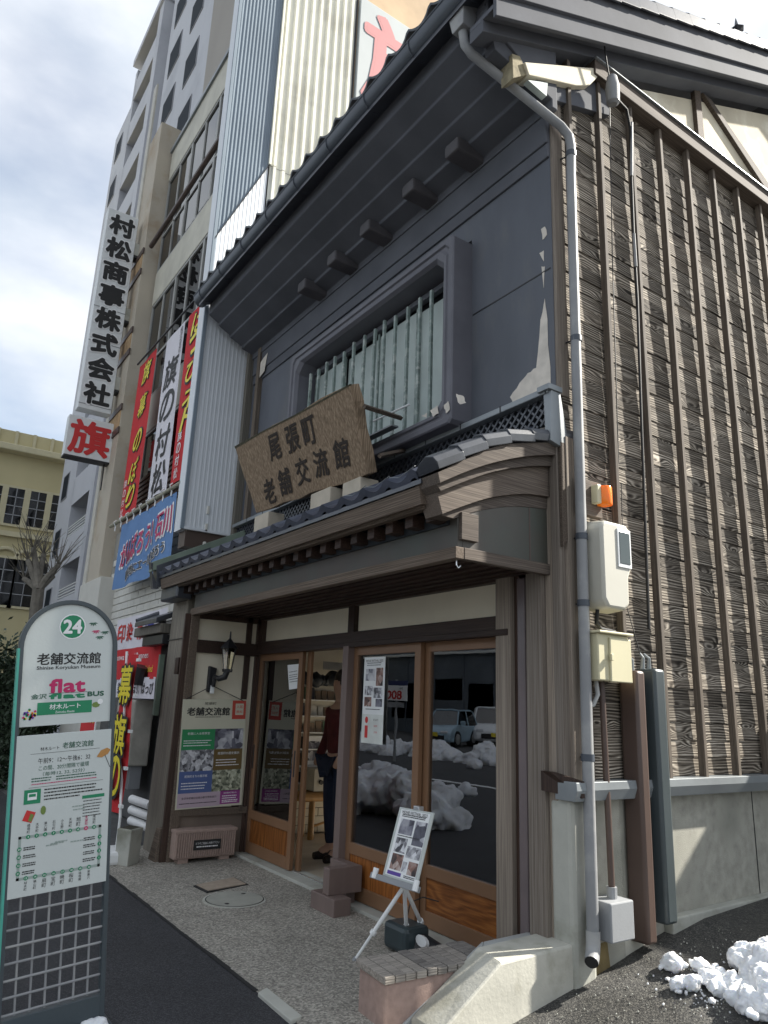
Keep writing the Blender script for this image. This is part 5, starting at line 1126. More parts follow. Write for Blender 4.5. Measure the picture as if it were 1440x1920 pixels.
# ================================================================== APARTMENT TOWER
tw_ = thing('apartment_tower', 'tall pale grey apartment tower with balcony bay and small square windows', 'building', (-28, 8, 0))
m_tw = M('tower_white', (.50, .51, .54), .8, .04, .4, .02, stain=(.42, .43, .46), sscale=.3); m_tg = M('tower_grey', (.27, .275, .29), .8, .06, .5)
YT = 6.0; xa, xb, xc, xd, xe, xf_ = -36.6, -33.3, -29.3, -28.6, -27.2, -17.0
tm = MB().box(xa, xb, YT, 20, 0, 31.2).box(xd, xe, YT + .5, 20, 0, 38).box(xe, xf_, YT, 20, 0, 38).box(xb, xd, YT + 1.5, 20, 0, 33.6).build('wall', m_tw, tw_)
box('column', m_tw, tw_, xc, xd, YT - .15, YT + 1.5, 0, 36, 0); box('column', m_tw, tw_, xb - .1, xb + .25, YT - .05, YT + 1.5, 0, 33, 0)
box('recess_wall', m_tg, tw_, xd, xe, YT + .45, YT + .5, 0, 38, 0); box('roof_cap', m_tw, tw_, xb - .15, xc + .8, YT - .25, 20, 33.4, 33.8, 0)
for f in range(12):
    z_ = 1.6 + f * 2.7; sl_ = box('balcony', m_tw, tw_, xb + .2, xc, YT - .05, YT + .10, z_ - .25, z_ + 1.0, 0); box('balcony_floor', m_tw, sl_, xb + .2, xc, YT + .1, YT + 1.5, z_ - .25, z_ - .08, 0)
    if f < 3:
        for q2 in range(4): box('rail', m_white, sl_, xb + .2, xc, YT - .02, YT + .02, z_ + 1.06 + q2 * .12, z_ + 1.10 + q2 * .12, 0)
    box('balcony_glass', wg, tw_, xb + .5, xc - .3, YT + 1.44, YT + 1.49, z_, z_ + 2.0, 0)
    for (x0_, x1_) in ((-26.5, -25.1), (-23.8, -22.45)):
        zz_ = 27.1 - 2.7 * 9 + f * 2.7
        wfr = MB().box(x0_ - .05, x1_ + .05, YT - .03, YT, zz_ - .05, zz_ + 1.3).build('window', m_tg, tw_); box('pane', plain('tower_pane', (.02, .026, .034), .7, spec=.1), wfr, x0_, x1_, YT - .035, YT - .031, zz_, zz_ + 1.25, 0)
    if f > 10: continue
    wfr = MB().box(-35.9, -34.7, YT - .03, YT, z_ + .5, z_ + 1.75).build('window', m_tg, tw_); box('pane', plain('tower_pane', (.02, .026, .034), .7, spec=.1), wfr, -35.85, -34.75, YT - .035, YT - .031, z_ + .55, z_ + 1.7, 0)
# ================================================================== YELLOW BUILDING, TREES
yb_t = thing('yellow_stone_building', 'pale yellow old stone building with cornice and tall paned windows far down the street', 'building', (-42, 1, 0))
m_yel = M('yellow_stone', (.52, .46, .27), .85, .06, .5, .1); m_yd = M('yellow_trim', (.55, .50, .33), .8, .05)
XY = -40
zc_ = P(60, 818, x=XY).z
box('wall', m_yel, yb_t, -60, XY, -14, 9, 0, zc_ - .9, 0); box('parapet', m_yel, yb_t, -60, XY + .25, -14, 9, zc_ - .75, zc_, .02); box('cornice', m_yd, yb_t, -60, XY + .7, -14, 9, zc_ - 1.15, zc_ - .8, .05)
for k in range(26): box('parapet_pilaster', m_yd, yb_t, XY + .25, XY + .34, -13 + k * .85, -12.85 + k * .85, zc_ - .75, zc_, 0)
box('string_course', m_yd, yb_t, XY, XY + .25, -14, 9, 9.0, 9.25, 0)
wy = [P(15, 925, x=XY).y, P(45, 930, x=XY).y, P(57, 930, x=XY).y, P(86, 935, x=XY).y, P(97, 935, x=XY).y]
def ywin(a, b, z0_, z1_, arch=False):
    fr_ = box('window', m_yd, yb_t, XY, XY + .12, a - .15, b + .15, z0_ - .12, z1_ + .12, 0); box('pane', GLASS('old_dark_pane', (.04, .045, .05), .05, ior=2.0), fr_, XY + .12, XY + .13, a, b, z0_, z1_, 0)
    for k in range(1, 4): box('muntin', m_greybox, fr_, XY + .13, XY + .16, a, b, z0_ + (z1_ - z0_) * k / 4 - .02, z0_ + (z1_ - z0_) * k / 4 + .02, 0)
    box('muntin', m_greybox, fr_, XY + .13, XY + .16, (a + b) / 2 - .02, (a + b) / 2 + .02, z0_, z1_, 0)
    if arch: MB().tube([Vector((XY + .08, (a + b) / 2 + (b - a) * .62 * cos(pi * k / 10), z1_ + (b - a) * .55 * sin(pi * k / 10))) for k in range(11)], .10, 6).build('arch', m_yd, fr_)
pw2 = wy[2] - wy[0]
for k in range(-5, 4): ywin(wy[0] + k * pw2, wy[0] + k * pw2 + (wy[1] - wy[0]), 9.65, 11.5); ywin(wy[0] + k * pw2 - .1, wy[0] + k * pw2 + (wy[1] - wy[0]) + .1, 5.6, 7.9, True)
def limb(mb, a, b, r0, r1): mb.tube([a, a.lerp(b, .5) + Vector((random.uniform(-.04, .04), random.uniform(-.04, .04), 0)) * (b - a).length, b], [r0, (r0 + r1) / 2, r1], 7)
m_bark = M('plane_bark', (.16, .145, .12), .9, .3, 5, .5)
bt0 = P(78, 1150, x=-24); t = thing('pollarded_tree', 'bare pollarded street tree with knobbly limbs before the yellow building', 'tree', (-24, bt0.y, 0))
mb = MB(); tr = random.Random(4); base_ = Vector((-24, bt0.y, 0)); kn = Vector((-24, P(72, 1105, x=-24).y, P(72, 1105, x=-24).z)); mb.tube([base_, base_.lerp(kn, .5), kn], [.22, .2, .17], 9)
tips = []
for px2, py2 in ((52, 1050), (82, 1040), (100, 1080), (62, 1028), (45, 1085), (110, 1060)):
    e = P(px2, py2, x=-24 + tr.uniform(-.8, .8)); limb(mb, kn, e, .12, .08); tips.append(e)
mb.build('trunk', m_bark, t, smooth=True)
mb = MB()
for e in tips:
    for k in range(14):
        d = Vector((tr.uniform(-.6, .6), tr.uniform(-.6, .6), tr.uniform(.3, 1.2))); mb.tube([e, e + d * .5, e + d * 1.05 + Vector((0, tr.uniform(-.1, .1), 0))], [.016, .011, .005], 4)
mb.build('twigs', m_bark, t, kind='stuff')
def bushy(name, lab, cat, c, rad, n, leaf, m, trunk_h):
    t = thing(name, lab, cat, (c[0], c[1], 0)); rr = random.Random(n); mb = MB(); c = Vector(c)
    clumps = [c + Vector((rr.gauss(0, .45) * rad[0], rr.gauss(0, .45) * rad[1], rr.gauss(0, .42) * rad[2])) for _ in range(26)]
    for k in range(n):
        cc_ = rr.choice(clumps); p = cc_ + Vector((rr.gauss(0, .22) * rad[0], rr.gauss(0, .22) * rad[1], rr.gauss(0, .2) * rad[2])); a = Vector((rr.uniform(-1, 1), rr.uniform(-1, 1), rr.uniform(-1, 1))).normalized(); b = a.orthogonal().normalized(); l = leaf * rr.uniform(.6, 1.3)
        mb.face([p, p + a * l + b * l * .35, p + a * l * 1.8, p + a * l - b * l * .35])
    mb.build('crown', m, t, kind='stuff'); MB().tube([(c.x, c.y, 0), (c.x, c.y, c.z * .6), (c.x + .05, c.y, c.z)], [.1, .08, .03], 7).build('trunk', m_bark, t)
bc = P(20, 1215, x=-14.5)
bushy('evergreen_tree', 'dark evergreen tree left of the bus stop sign', 'tree', (-14.5, bc.y - .1, 1.5), (.9, .75, 1.25), 9000, .07, M('dark_leaf', (.035, .055, .03), .6, .5, 9), 1)
# ================================================================== WALL LAMP, POSTER, PLANTER
t = thing('wall_lantern', 'black cast wall lantern with smoked glass on the porch side wall', 'lantern', (-7.36, 3.0, 1.6))
lc = Vector((-7.22, 3.03, 1.97))
def oct_(r, z): return [lc + Vector((r * cos(2 * pi * (k + .5) / 6), r * sin(2 * pi * (k + .5) / 6), z)) for k in range(6)]
loft([oct_(.045, -.12), oct_(.075, .09)], 'glass', m_lampglass, t)
loft([oct_(.10, .09), oct_(.085, .11), oct_(.03, .17), oct_(.012, .19), oct_(.008, .26), oct_(.001, .27)], 'roof', m_blackm, t); MB().lathe([(.05, -.15), (.055, -.12), (.02, -.12)], lc, 6).build('base', m_blackm, t)
for k in range(6):
    a_, b_ = oct_(.046, -.12)[k], oct_(.076, .09)[k]; MB().tube([a_, b_], .004, 5).build('glazing_bar', m_blackm, t)
MB().tube([lc + Vector((0, 0, -.12)), lc + Vector((0, 0, -.01))], .012, 8).build('candle', m_white, t)
MB().tube([lc + Vector((0, 0, -.14)), lc + Vector((-.01, -.02, -.20)), lc + Vector((-.06, -.06, -.22)), lc + Vector((-.12, -.08, -.20)), lc + Vector((-.14, -.08, -.30))], [.03, .035, .03, .025, .02], 10).build('arm', m_blackm, t, smooth=True)
MB().hexa([Vector((-7.435, 2.90, z)) + Vector((0, dy, 0)) for z, dy in ((1.62, 0), (1.60, .06), (1.86, .09), (1.88, 0))], [Vector((-7.39, 2.90, z)) + Vector((0, dy, 0)) for z, dy in ((1.62, 0), (1.60, .06), (1.86, .09), (1.88, 0))]).build('back_plate', m_blackm, t, .01); box('socket_cover', m_white, t, -7.40, -7.37, 2.93, 2.97, 1.60, 1.68, .006)
XQ = -7.385
pt = thing('museum_poster', 'large museum poster with green, brown, blue and purple blocks hung on the porch wall', 'poster', (XQ, 3.0, .5))
q0, q1, q2_, q3 = P(328, 1519, x=XQ), P(452, 1509, x=XQ), P(461, 1315, x=XQ), P(345, 1311, x=XQ)
pu = (q1 - q0).normalized(); pv_ = (q3 - q0); pv_ = (pv_ - pu * pv_.dot(pu)).normalized(); PW, PH = (q1 - q0).length, (q3 - q0).dot(pv_)
m_pc = M('poster_cream', (.56, .54, .42), .5, .03)
card('sheet', m_pc, pt, q0, pu, pv_, 0, 0, PW, PH, 0, t=.01)
def pc(nm, m, a, b, c, d, n=.001): return card(nm, m, pt, q0, pu, pv_, a * PW, b * PH, c * PW, d * PH, n)
pc('green_block', plain('p_green', (.03, .24, .09)), .02, .53, .52, .72); pc('photo_print', ph1, .52, .53, .97, .72); pc('photo_print', ph3, .02, .335, .52, .53); pc('brown_block', plain('p_brown', (.14, .09, .03)), .52, .335, .97, .53)
pc('blue_block', plain('p_blue', (.08, .12, .28)), .02, .14, .52, .335); pc('photo_print', PHOTO('photo_print_d', (.05, .06, .04), (.25, .26, .18), (.55, .55, .42), 40), .52, .14, .97, .335); pc('lilac_block', plain('p_lilac', (.46, .36, .42)), .02, .01, .66, .14); pc('purple_block', plain('p_purple', (.27, .05, .22)), .66, .02, .97, .145)
pc('red_block', plain('p_red', (.46, .06, .04)), .77, .81, .99, .99); pc('seal_block', m_pc, .82, .85, .95, .96, .002)
def pt_txt(s_, m_, a, b, **k): txt(s_, m_, pt, q0, pu, pv_, a * PW, b * PH, n_off=.0025, **k)
pt_txt('老舗交流館', ink, .40, .885, w=PW * .66, h=PH * .075, bold=.03); pt_txt('尾張町', ink, .42, .96, w=PW * .18, h=PH * .026); pt_txt('入館', pred, .885, .93, w=PW * .10); pt_txt('無料', pred, .885, .88, w=PW * .10)
pt_txt('老舗に入る喫茶室', inkw, .27, .68, w=PW * .34, h=PH * .024); pt_txt('尾張町の歴史展示', inkw, .75, .49, w=PW * .34, h=PH * .024); pt_txt('尾張町まちの展示館', inkw, .27, .29, w=PW * .34, h=PH * .024); pt_txt('金沢市老舗記念館の観光情報案内', ink, .34, .095, w=PW * .52, h=PH * .02); pt_txt('尾張町案内', inkw, .81, .12, w=PW * .2, h=PH * .014)
for (a, b, z_, sd) in ((.05, .48, (.61, .59, .565), 1), (.56, .93, (.425, .40, .375), 2), (.06, .46, (.225, .20, .175), 3), (.69, .94, (.09, .07, .05, .035), 5)): lines(inkw, pt, q0, pu, pv_, a * PW, b * PW, [f * PH for f in z_], .008, .002, seed=sd)
lines(ink, pt, q0, pu, pv_, .05 * PW, .62 * PW, [.045 * PH], .007, .002); lines(ink, pt, q0, pu, pv_, .2 * PW, .6 * PW, [.83 * PH], .006, .002)
MB().tube([q3 + pu * .02, Vector((-7.38, 2.95, 1.68)), q2_ - pu * .02], .004, 6).build('cord', m_blackm, pt)
pn = thing('ribbed_planter', 'pinkish ribbed planter box with small black notice plate below the poster', 'planter', (-7.3, 3.0, 0))
ya_, yb2 = 2.68, 3.30; mrp = M('pink_terrazzo', (.34, .25, .21), .8, .12, 30, .3, 90)
box('box', mrp, pn, -7.44, -7.27, ya_, yb2, .055, .30, .006); box('rim', mrp, pn, -7.44, -7.255, ya_ - .008, yb2 + .008, .285, .315, .006)
rbm = None
for k in range(26):
    m4 = Matrix.Translation((-7.27, ya_ + .008 + k * (yb2 - ya_ - .02) / 25.5, .07))
    if rbm is None: rbm = MB().box(0, .014, 0, .014, 0, .215).build('rib', mrp, pn, .002); rbm.matrix_basis = wmat(pn).inverted() @ m4
    else: again(rbm, pn, m4)
box('foot', mrp, pn, -7.42, -7.28, ya_ + .05, ya_ + .15, 0, .055, .003); box('foot', mrp, pn, -7.42, -7.28, yb2 - .15, yb2 - .05, 0, .055, .003)
box('plate', ink, pn, -7.256, -7.250, 2.86, 3.14, .13, .22, .002)
txt('どうぞご自由にお掛け下さい', inkw, pn, Vector((-7.25, 2.86, .13)), Y, Z, .14, .06, w=.24, h=.022, n_off=.002); lines(inkw, pn, Vector((-7.25, 2.86, .13)), Y, Z, .03, .25, [.025], .010, .002)
# ================================================================== EASEL with event panel
ez = thing('easel_with_poster', 'white tripod easel holding a framed photo poster in front of the doors', 'easel', (-4.3, 3.0, 0))
e0, e1_ = P(717, 1641, y=2.92), P(781, 1661, y=2.92)
best = min((abs(P(751, 1513, y=2.92 + k * .01).x - e0.x), k) for k in range(60))[1]; yt2 = 2.92 + best * .01
e3, e2_ = P(751, 1513, y=yt2), P(815, 1521, y=yt2)
eu = (e1_ - e0).normalized(); ev = (e3 - e0); ev = (ev - eu * ev.dot(eu)).normalized(); EW, EH = (e1_ - e0).length, (e3 - e0).length; en = eu.cross(ev)
card('panel_frame', M('panel_frame_grey', (.50, .53, .50), .4, .04), ez, e0, eu, ev, 0, 0, EW, EH, 0, t=.012, bev=.003); card('sheet', m_white, ez, e0, eu, ev, EW * .07, EH * .03, EW * .93, EH * .97, .001)
for (a, b, c, d), m in (((.15, .62, .55, .84), ph1), ((.60, .50, .92, .84), ph1), ((.15, .36, .48, .57), ph3), ((.52, .32, .92, .48), ph3), ((.15, .12, .48, .34), ph2), ((.66, .10, .92, .28), ph2), ((.50, .12, .62, .26), ph3)):
    card('photo_print', m, ez, e0, eu, ev, a * EW, b * EH, c * EW, d * EH, .002)
card('purple_strip', plain('p_violet', (.10, .05, .30)), ez, e0, eu, ev, .12 * EW, .045 * EH, .52 * EW, .095 * EH, .002)
txt('MOVIE FESTIVAL 2022', ink, ez, e0, eu, ev, EW * .5, EH * .935, w=EW * .74, n_off=.003); lines(ink, ez, e0, eu, ev, .15 * EW, .85 * EW, [.895 * EH, .87 * EH, .59 * EH], .006, .002); lines(ink, ez, e0, eu, ev, .6 * EW, .92 * EW, [.07 * EH, .05 * EH], .005, .002)
hub = e0 + eu * EW * .5 - en * .05 - ev * .02; tp = e0 + eu * EW * .5 + ev * EH - en * .03
f1 = P(664, 1802, z=.012); f2 = P(764, 1782, z=.0); f3 = P(806, 1766, z=.02)
MB().tube([hub, tp + ev * .02], .012, 8).build('mast', m_white, ez); box('top_clip', m_alu, ez, tp.x - .03, tp.x + .03, tp.y - .03, tp.y + .01, tp.z - .0, tp.z + .03, .003)
for f_ in (f1, f2, f3):
    lg = MB().tube([hub + (f_ - hub) * .0, hub.lerp(f_, .6)], .013, 8).tube([hub.lerp(f_, .55), f_], .009, 8).build('leg', m_white, ez, smooth=True); MB().tube([hub.lerp(f_, .60), hub.lerp(f_, .64)], .021, 8).build('clamp', m_white, lg); MB().tube([hub.lerp(f_, .96), f_], .016, 8).build('rubber_foot', m_greybox, lg)
card('tray', m_greybox, ez, e0, eu, ev, -.07, -.035, EW + .04, .0, .045, t=.05, bev=.003)
for a in (-.02, EW + .05): p_ = e0 + eu * a + en * .045; MB().tube([p_ - ev * .03, p_ + ev * .03], .018, 8).build('tray_hook', m_white, ez)
t = thing('floor_spotlight', 'dark green plastic floor light with white oval lens behind the planked block', 'lamp', (-4.1, 3.15, 0))
box('body', M('dark_green_plastic', (.035, .05, .055), .4), t, -4.33, -4.08, 3.06, 3.26, .03, .19, .03); sp2 = P(800, 1772, z=.10)
MB().tube([(-4.08, 3.2, .08), (-3.95, 3.2, .08), tuple(sp2)], [.07, .06, .05], 10).build('housing', m_blackm, t, smooth=True); MB().hexa([sp2 + Vector((.055 * cos(k * pi / 6), -.02, .035 * sin(k * pi / 6) + .02)) for k in range(12)], [sp2 + Vector((.055 * cos(k * pi / 6), -.05, .035 * sin(k * pi / 6) + .03)) for k in range(12)]).build('lens', m_white, t, .004)
MB().tube([(-4.2, 3.15, .19), (-4.22, 3.2, .3), (-4.15, 3.25, .34), (-4.05, 3.3, .33)], .004, 6).build('cable', m_cable, t)
# ================================================================== BUS STOP SIGN
bs = thing('bus_stop_sign', 'arch topped bus stop sign numbered 24 with timetable panel and grey mesh below', 'bus stop sign', (-4.0, .97, 0))
ta = R(5.3); su = Vector((0, cos(ta), sin(ta))); sv_ = Vector((0, -sin(ta), cos(ta))); so = Vector((-4.0, .745, -.04)); SW = .47
m_fr = M('sign_frame_slate', (.055, .07, .078), .35, .06); m_teal = plain('teal_edge', (.08, .38, .30), .4); m_pan = M('sign_panel_pale', (.54, .58, .56), .4, .02)
def S_(a, b, n=0): return so + su * a + sv_ * b + X * n
def arch(r, n0, cx=SW / 2, cz=1.805, bottom=1.425, half=None, k=20):
    half = half or r; return [S_(cx - half, bottom, n0), S_(cx + half, bottom, n0)] + [S_(cx + r * cos(pi * i / k), cz + r * sin(pi * i / k), n0) for i in range(k + 1)]
outer = [S_(SW / 2 + .235 * cos(pi * i / 24), 1.805 + .235 * sin(pi * i / 24)) for i in range(25)]; inner = [S_(SW / 2 + .212 * cos(pi * i / 24), 1.805 + .212 * sin(pi * i / 24)) for i in range(25)]
mb = MB(); po = [S_(SW, 0)] + outer + [S_(0, 0)]; pi_ = [S_(SW - .023, 0)] + inner + [S_(.023, 0)]
for i in range(len(po) - 1): mb.hexa([p + X * .022 for p in (po[i], po[i + 1], pi_[i + 1], pi_[i])], [p - X * .022 for p in (po[i], po[i + 1], pi_[i + 1], pi_[i])])
bmesh.ops.remove_doubles(mb.bm, verts=mb.bm.verts, dist=.0005); mb.build('frame', m_fr, bs, .003)
MB().prism([S_(-.004, .3, .0215), S_(.006, .3, .0225), S_(.006, 1.80, .0225), S_(-.004, 1.80, .0215)], (-.04, 0, 0)).build('teal_edge', m_teal, bs)
MB().face(arch(.213, .010)).build('upper_panel', m_pan, bs)
low_p = card('lower_panel', m_pan, bs, S_(0, 0), su, sv_, .016, .665, SW - .016, 1.385, .024, t=.012, bev=.002)
def st(s_, m_, a, b, **k): return txt(s_, m_, bs, S_(0, 0, .010), su, sv_, a, b, **k)
def disc(a, b, r, m, n=.012, nm='round_print', k=20, ry=None): return MB().face([S_(a + r * cos(2 * pi * i / k), b + (ry or r) * sin(2 * pi * i / k), n) for i in range(k)]).build(nm, m, bs)
disc(.245, 1.905, .064, inkw, .0112); disc(.245, 1.905, .058, pgreen); st('24', inkw, .245, 1.905, w=.085, h=.066, bold=.04, n_off=.004)
st('老舗交流館', ink, .238, 1.745, w=.30, h=.056, bold=.025); st('Shinise Koryukan Museum', ink, .238, 1.70, w=.30, h=.022, bold=.012)
st('flat', pmag, .235, 1.612, w=.165, h=.062, bold=.04); card('print_rule', ink, bs, S_(0, 0, .01), su, sv_, .15, 1.576, .33, 1.578, .002); st('flat', pgreen, .235, 1.562, w=.165, h=.022, bold=.04)
st('金沢', plain('print_dkgreen', (.02, .10, .06)), .105, 1.565, w=.07, h=.024, bold=.02); st('BUS', MC['print_dkgreen'], .372, 1.565, w=.078, h=.022, bold=.05)
card('route_block', pgreen, bs, S_(0, 0, .01), su, sv_, .10, 1.475, .355, 1.535, .001); st('材木ルート', inkw, .228, 1.512, w=.145, h=.026, bold=.02); st('Zaimoku Route', inkw, .228, 1.486, w=.09, h=.011)
rr_ = random.Random(2)
for k in range(26): disc(.035 + rr_.random() * .06, 1.455 + rr_.random() * .05 * (1 - abs(k % 5 - 2) * .2), .006, rr_.choice([pyel, pmag, plain('print_orange', (.75, .25, .03)), plain('print_violet', (.12, .05, .3)), pgreen]), .0115, 'flower_print', 6)
disc(.375, 1.51, .02, plain('print_olive', (.15, .22, .05)), .0115, 'leaf_print', 8, .014); disc(.395, 1.525, .014, m_white, .012, 'leaf_print', 8)
for (a, b, m) in ((.345, 1.925, MC['print_dkgreen']), (.36, 1.885, pmag), (.405, 1.88, MC['print_dkgreen']), (.38, 1.855, MC['print_dkgreen'])):
    mb = MB()
    for k in range(5):
        an = -.2 - k * .65; p0_, p1_ = S_(a, b, .012), S_(a + .024 * cos(an), b + .020 * sin(an), .012); d_ = (p1_ - p0_).cross(X).normalized() * .003; mb.face([p0_, p0_.lerp(p1_, .5) + d_, p1_, p0_.lerp(p1_, .5) - d_])
    mb.build('bamboo_leaf_print', m, bs)
def s2(s_, m_, a, b, **k): return txt(s_, m_, bs, S_(0, 0, .024), su, sv_, a, b, **k)
dk = MC['print_dkgreen']
s2('材木ルート', ink, .165, 1.317, w=.085, h=.017); s2('老舗交流館', dk, .295, 1.325, w=.145, h=.029, bold=.01)
def rule(a, b, c, th=.0015, m=ink): return card('print_rule', m, bs, S_(0, 0, .024), su, sv_, a, b, c, b + th, .001)
rule(.08, 1.296, .40); s2('午前9：12～午後6：32', ink, .235, 1.262, w=.24, h=.026); s2('この間、20分間隔で循環', dk, .235, 1.228, w=.23, h=.022); s2('（毎時12, 32, 52分）', dk, .235, 1.200, w=.19, h=.020)
lines(dk, bs, S_(0, 0, .024), su, sv_, .09, .18, [1.18, 1.168], .005); lines(dk, bs, S_(0, 0, .024), su, sv_, .20, .39, [1.18, 1.168], .005, seed=3); lines(pmag, bs, S_(0, 0, .024), su, sv_, .09, .40, [1.155], .004, seed=4); rule(.08, 1.142, .42)
card('green_block', pgreen, bs, S_(0, 0, .024), su, sv_, .062, 1.07, .135, 1.135, .001); card('bus_icon', inkw, bs, S_(0, 0, .024), su, sv_, .078, 1.088, .118, 1.12, .002); card('bus_icon', pgreen, bs, S_(0, 0, .024), su, sv_, .083, 1.102, .113, 1.115, .003)
lines(ink, bs, S_(0, 0, .024), su, sv_, .15, .42, [1.125, 1.11, 1.095], .006, seed=6); lines(ink, bs, S_(0, 0, .024), su, sv_, .15, .32, [1.08], .006, seed=7)
card('table_head', pgreen, bs, S_(0, 0, .024), su, sv_, .325, 1.063, .43, 1.078, .001); lines(ink, bs, S_(0, 0, .024), su, sv_, .33, .42, [1.05, 1.035, 1.022, 1.008, .994, .98], .004, seed=8)
# umbrella and tea tin pictures
MB().face([S_(a, b, .0255) for a, b in ((.385, 1.255), (.405, 1.285), (.435, 1.295), (.452, 1.285), (.44, 1.265), (.41, 1.25))]).build('umbrella_print', plain('print_ochre', (.45, .22, .06)), bs); MB().tube([S_(.425, 1.262, .0255), S_(.452, 1.20, .0255)], .0012, 4).build('umbrella_print', ink, bs)
MB().face([S_(a, b, .0255) for a, b in ((.06, 1.0), (.10, .985), (.118, 1.03), (.078, 1.045))]).build('tin_print', pred, bs); MB().face([S_(a, b, .0262) for a, b in ((.085, .995), (.10, .99), (.11, 1.02), (.095, 1.028))]).build('tin_print', MC['print_olive'], bs); disc(.15, 1.035, .012, MC['print_olive'], .0255, 'tin_print', 12, .02)
m_rt = plain('route_grey', (.30, .36, .33)); rx0, rx1, rz0, rz1 = .055, .415, .745, .925
for a in (((rx0, rz0), (rx1, rz0 + .0)), ((rx0, rz1), (rx1, rz1)), ((rx0, rz0), (rx0, rz1)), ((rx1, rz0), (rx1, rz1))):
    (a0, b0_), (a1, b1__) = a; w2 = .006; card('route_line', m_rt, bs, S_(0, 0, .024), su, sv_, min(a0, a1) - w2, min(b0_, b1__) - w2, max(a0, a1) + w2, max(b0_, b1__) + w2, .0008)
stops = [(rx0 + .035 + k * .037, rz1) for k in range(9)] + [(rx0 + .035 + k * .040, rz0) for k in range(8)] + [(rx0, rz0 + .025 + k * .035) for k in range(4)] + [(rx1, rz0 + .035 + k * .032) for k in range(4)]
vt_ = ['橋場町', '大手町', '兼六園', '石引町', '小立野', '天神町', '旭町', '老舗館', '尾張町', '材木町', '横山町', '扇町', '宝町', '暁町', '桜町', '味噌蔵', '東兼六']
for i, (a, b) in enumerate(stops):
    cur = i == 7; disc(a, b, .0095, pmag if cur else pgreen, .0262, 'stop_print', 12); s2(str((i + 3) % 24 + 1), inkw, a, b, h=.008, bold=.02, n_off=.004)
    if i < 9: s2(vt_[i], pmag if cur else ink, a, b + .036, vert=True, h=.042)
    elif i < 17: s2(vt_[i], ink, a, b - .034, vert=True, h=.040)
    elif i < 21: lines(ink, bs, S_(0, 0, .024), su, sv_, a + .018, a + .075, [b + .001, b - .008], .005, seed=i)
    else: lines(ink, bs, S_(0, 0, .024), su, sv_, a - .075, a - .015, [b + .001, b - .008], .005, seed=i)
for (a, b) in ((.17, .87), (.19, .875), (.21, .88), (.28, .87), (.28, 1.03), (.285, 1.015)): lines(m_rt, bs, S_(0, 0, .024), su, sv_, a, a + .06, [b], .006, seed=int(a * 1000))
for k in range(8): box_y = .016 + (SW - .032) * k / 7; MB().tube([S_(box_y, .17, .0), S_(box_y, .68, .0)], .0055, 6).build('mesh_bar', m_pipe, bs)
for k in range(8): zz_ = .18 + k * .07; MB().tube([S_(.016, zz_, .006), S_(SW - .016, zz_, .006)], .0055, 6).build('mesh_bar', m_pipe, bs)
card('kick_plate', m_fr, bs, S_(0, 0), su, sv_, .0, .0, SW, .165, .020, t=.04, bev=.003); box('foot_plate', m_fr, bs, -4.22, -3.78, .70, 1.26, .0, .02, .004)
# ================================================================== SNOW
def snow(name, lab, blobs, voxel, cat='snow', disp=.02, top=None):
    mb = MB(); rr = random.Random(len(blobs))
    for (c, r_) in blobs: bmesh.ops.create_icosphere(mb.bm, subdivisions=2, radius=r_, matrix=Matrix.Translation(Vector(c)) @ Matrix.Diagonal((rr.uniform(.85, 1.2), rr.uniform(.85, 1.2), rr.uniform(.7, 1.0), 1)))
    for v_ in mb.bm.verts: v_.co += Vector([noise.noise(v_.co * (1.2 / (disp * 6)) + Vector((i * 7, 0, 0))) for i in range(3)]) * disp
    o = mb.build(name, m_snow, smooth=True)
    if voxel > .006:
        pass
    rm_ = o.modifiers.new('r', 'REMESH'); rm_.mode = 'VOXEL'; rm_.voxel_size = voxel; rm_.use_smooth_shade = True
    tx = bpy.data.textures.new('snow_relief', 'CLOUDS'); tx.noise_scale = disp * 2.0; tx.noise_depth = 5; dm = o.modifiers.new('d', 'DISPLACE'); dm.texture = tx; dm.texture_coords = 'GLOBAL'; dm.strength = disp * 2.7; dm.mid_level = .5
    tag(o, lab, cat); o['kind'] = 'stuff'; return o
rs = random.Random(11); bl2 = []
def lane_pt(px, py):
    p = P(px, py, z=.2)
    for _ in range(6): p = P(px, py, z=lane_z(p.y))
    return p
for (px2, py2, r_) in ((1262, 1800, .055), (1310, 1800, .04), (1300, 1835, .05), (1270, 1835, .04), (1330, 1825, .05), (1395, 1800, .085), (1420, 1830, .09), (1445, 1850, .11), (1460, 1800, .12), (1375, 1840, .06), (1350, 1845, .05), (1380, 1865, .05), (1400, 1880, .05), (1430, 1890, .07), (1460, 1890, .09), (1480, 1860, .12), (1500, 1820, .14), (1520, 1880, .14), (1400, 1850, .06), (1340, 1805, .03), (1350, 1815, .035), (1430, 1800, .09)):
    p = lane_pt(px2, py2 + 18); bl2.append(((p.x, p.y, p.z + r_ * .55), r_))
    for _ in range(4): bl2.append(((p.x + rs.gauss(0, r_ * .7), p.y + rs.gauss(0, r_ * .7), p.z + r_ * rs.uniform(.1, .9)), r_ * rs.uniform(.25, .55)))
snow('snow_heap', 'lumpy heap of leftover white snow on the lane at the right', bl2, .0075, disp=.014)
for (px2, py2, r_) in ((1272, 1862, .015), (1252, 1838, .012), (1335, 1880, .016), (1250, 1790, .009)):
    p = lane_pt(px2, py2); bl3 = [((p.x, p.y, p.z + r_ * .5), r_), ((p.x + r_ * .7, p.y, p.z + r_ * .3), r_ * .6)]
    lb = {1272: 'small snow lump lying before the heap nearest the ramp wall', 1252: 'tiny snow crumb just left of the snow heap', 1335: 'small snow lump under the front edge of the heap', 1250: 'tiny snow crumb behind the left tip of the snow heap'}[px2]
    o = snow('snow_lump', lb, bl3, .005, disp=.006); del o['kind']
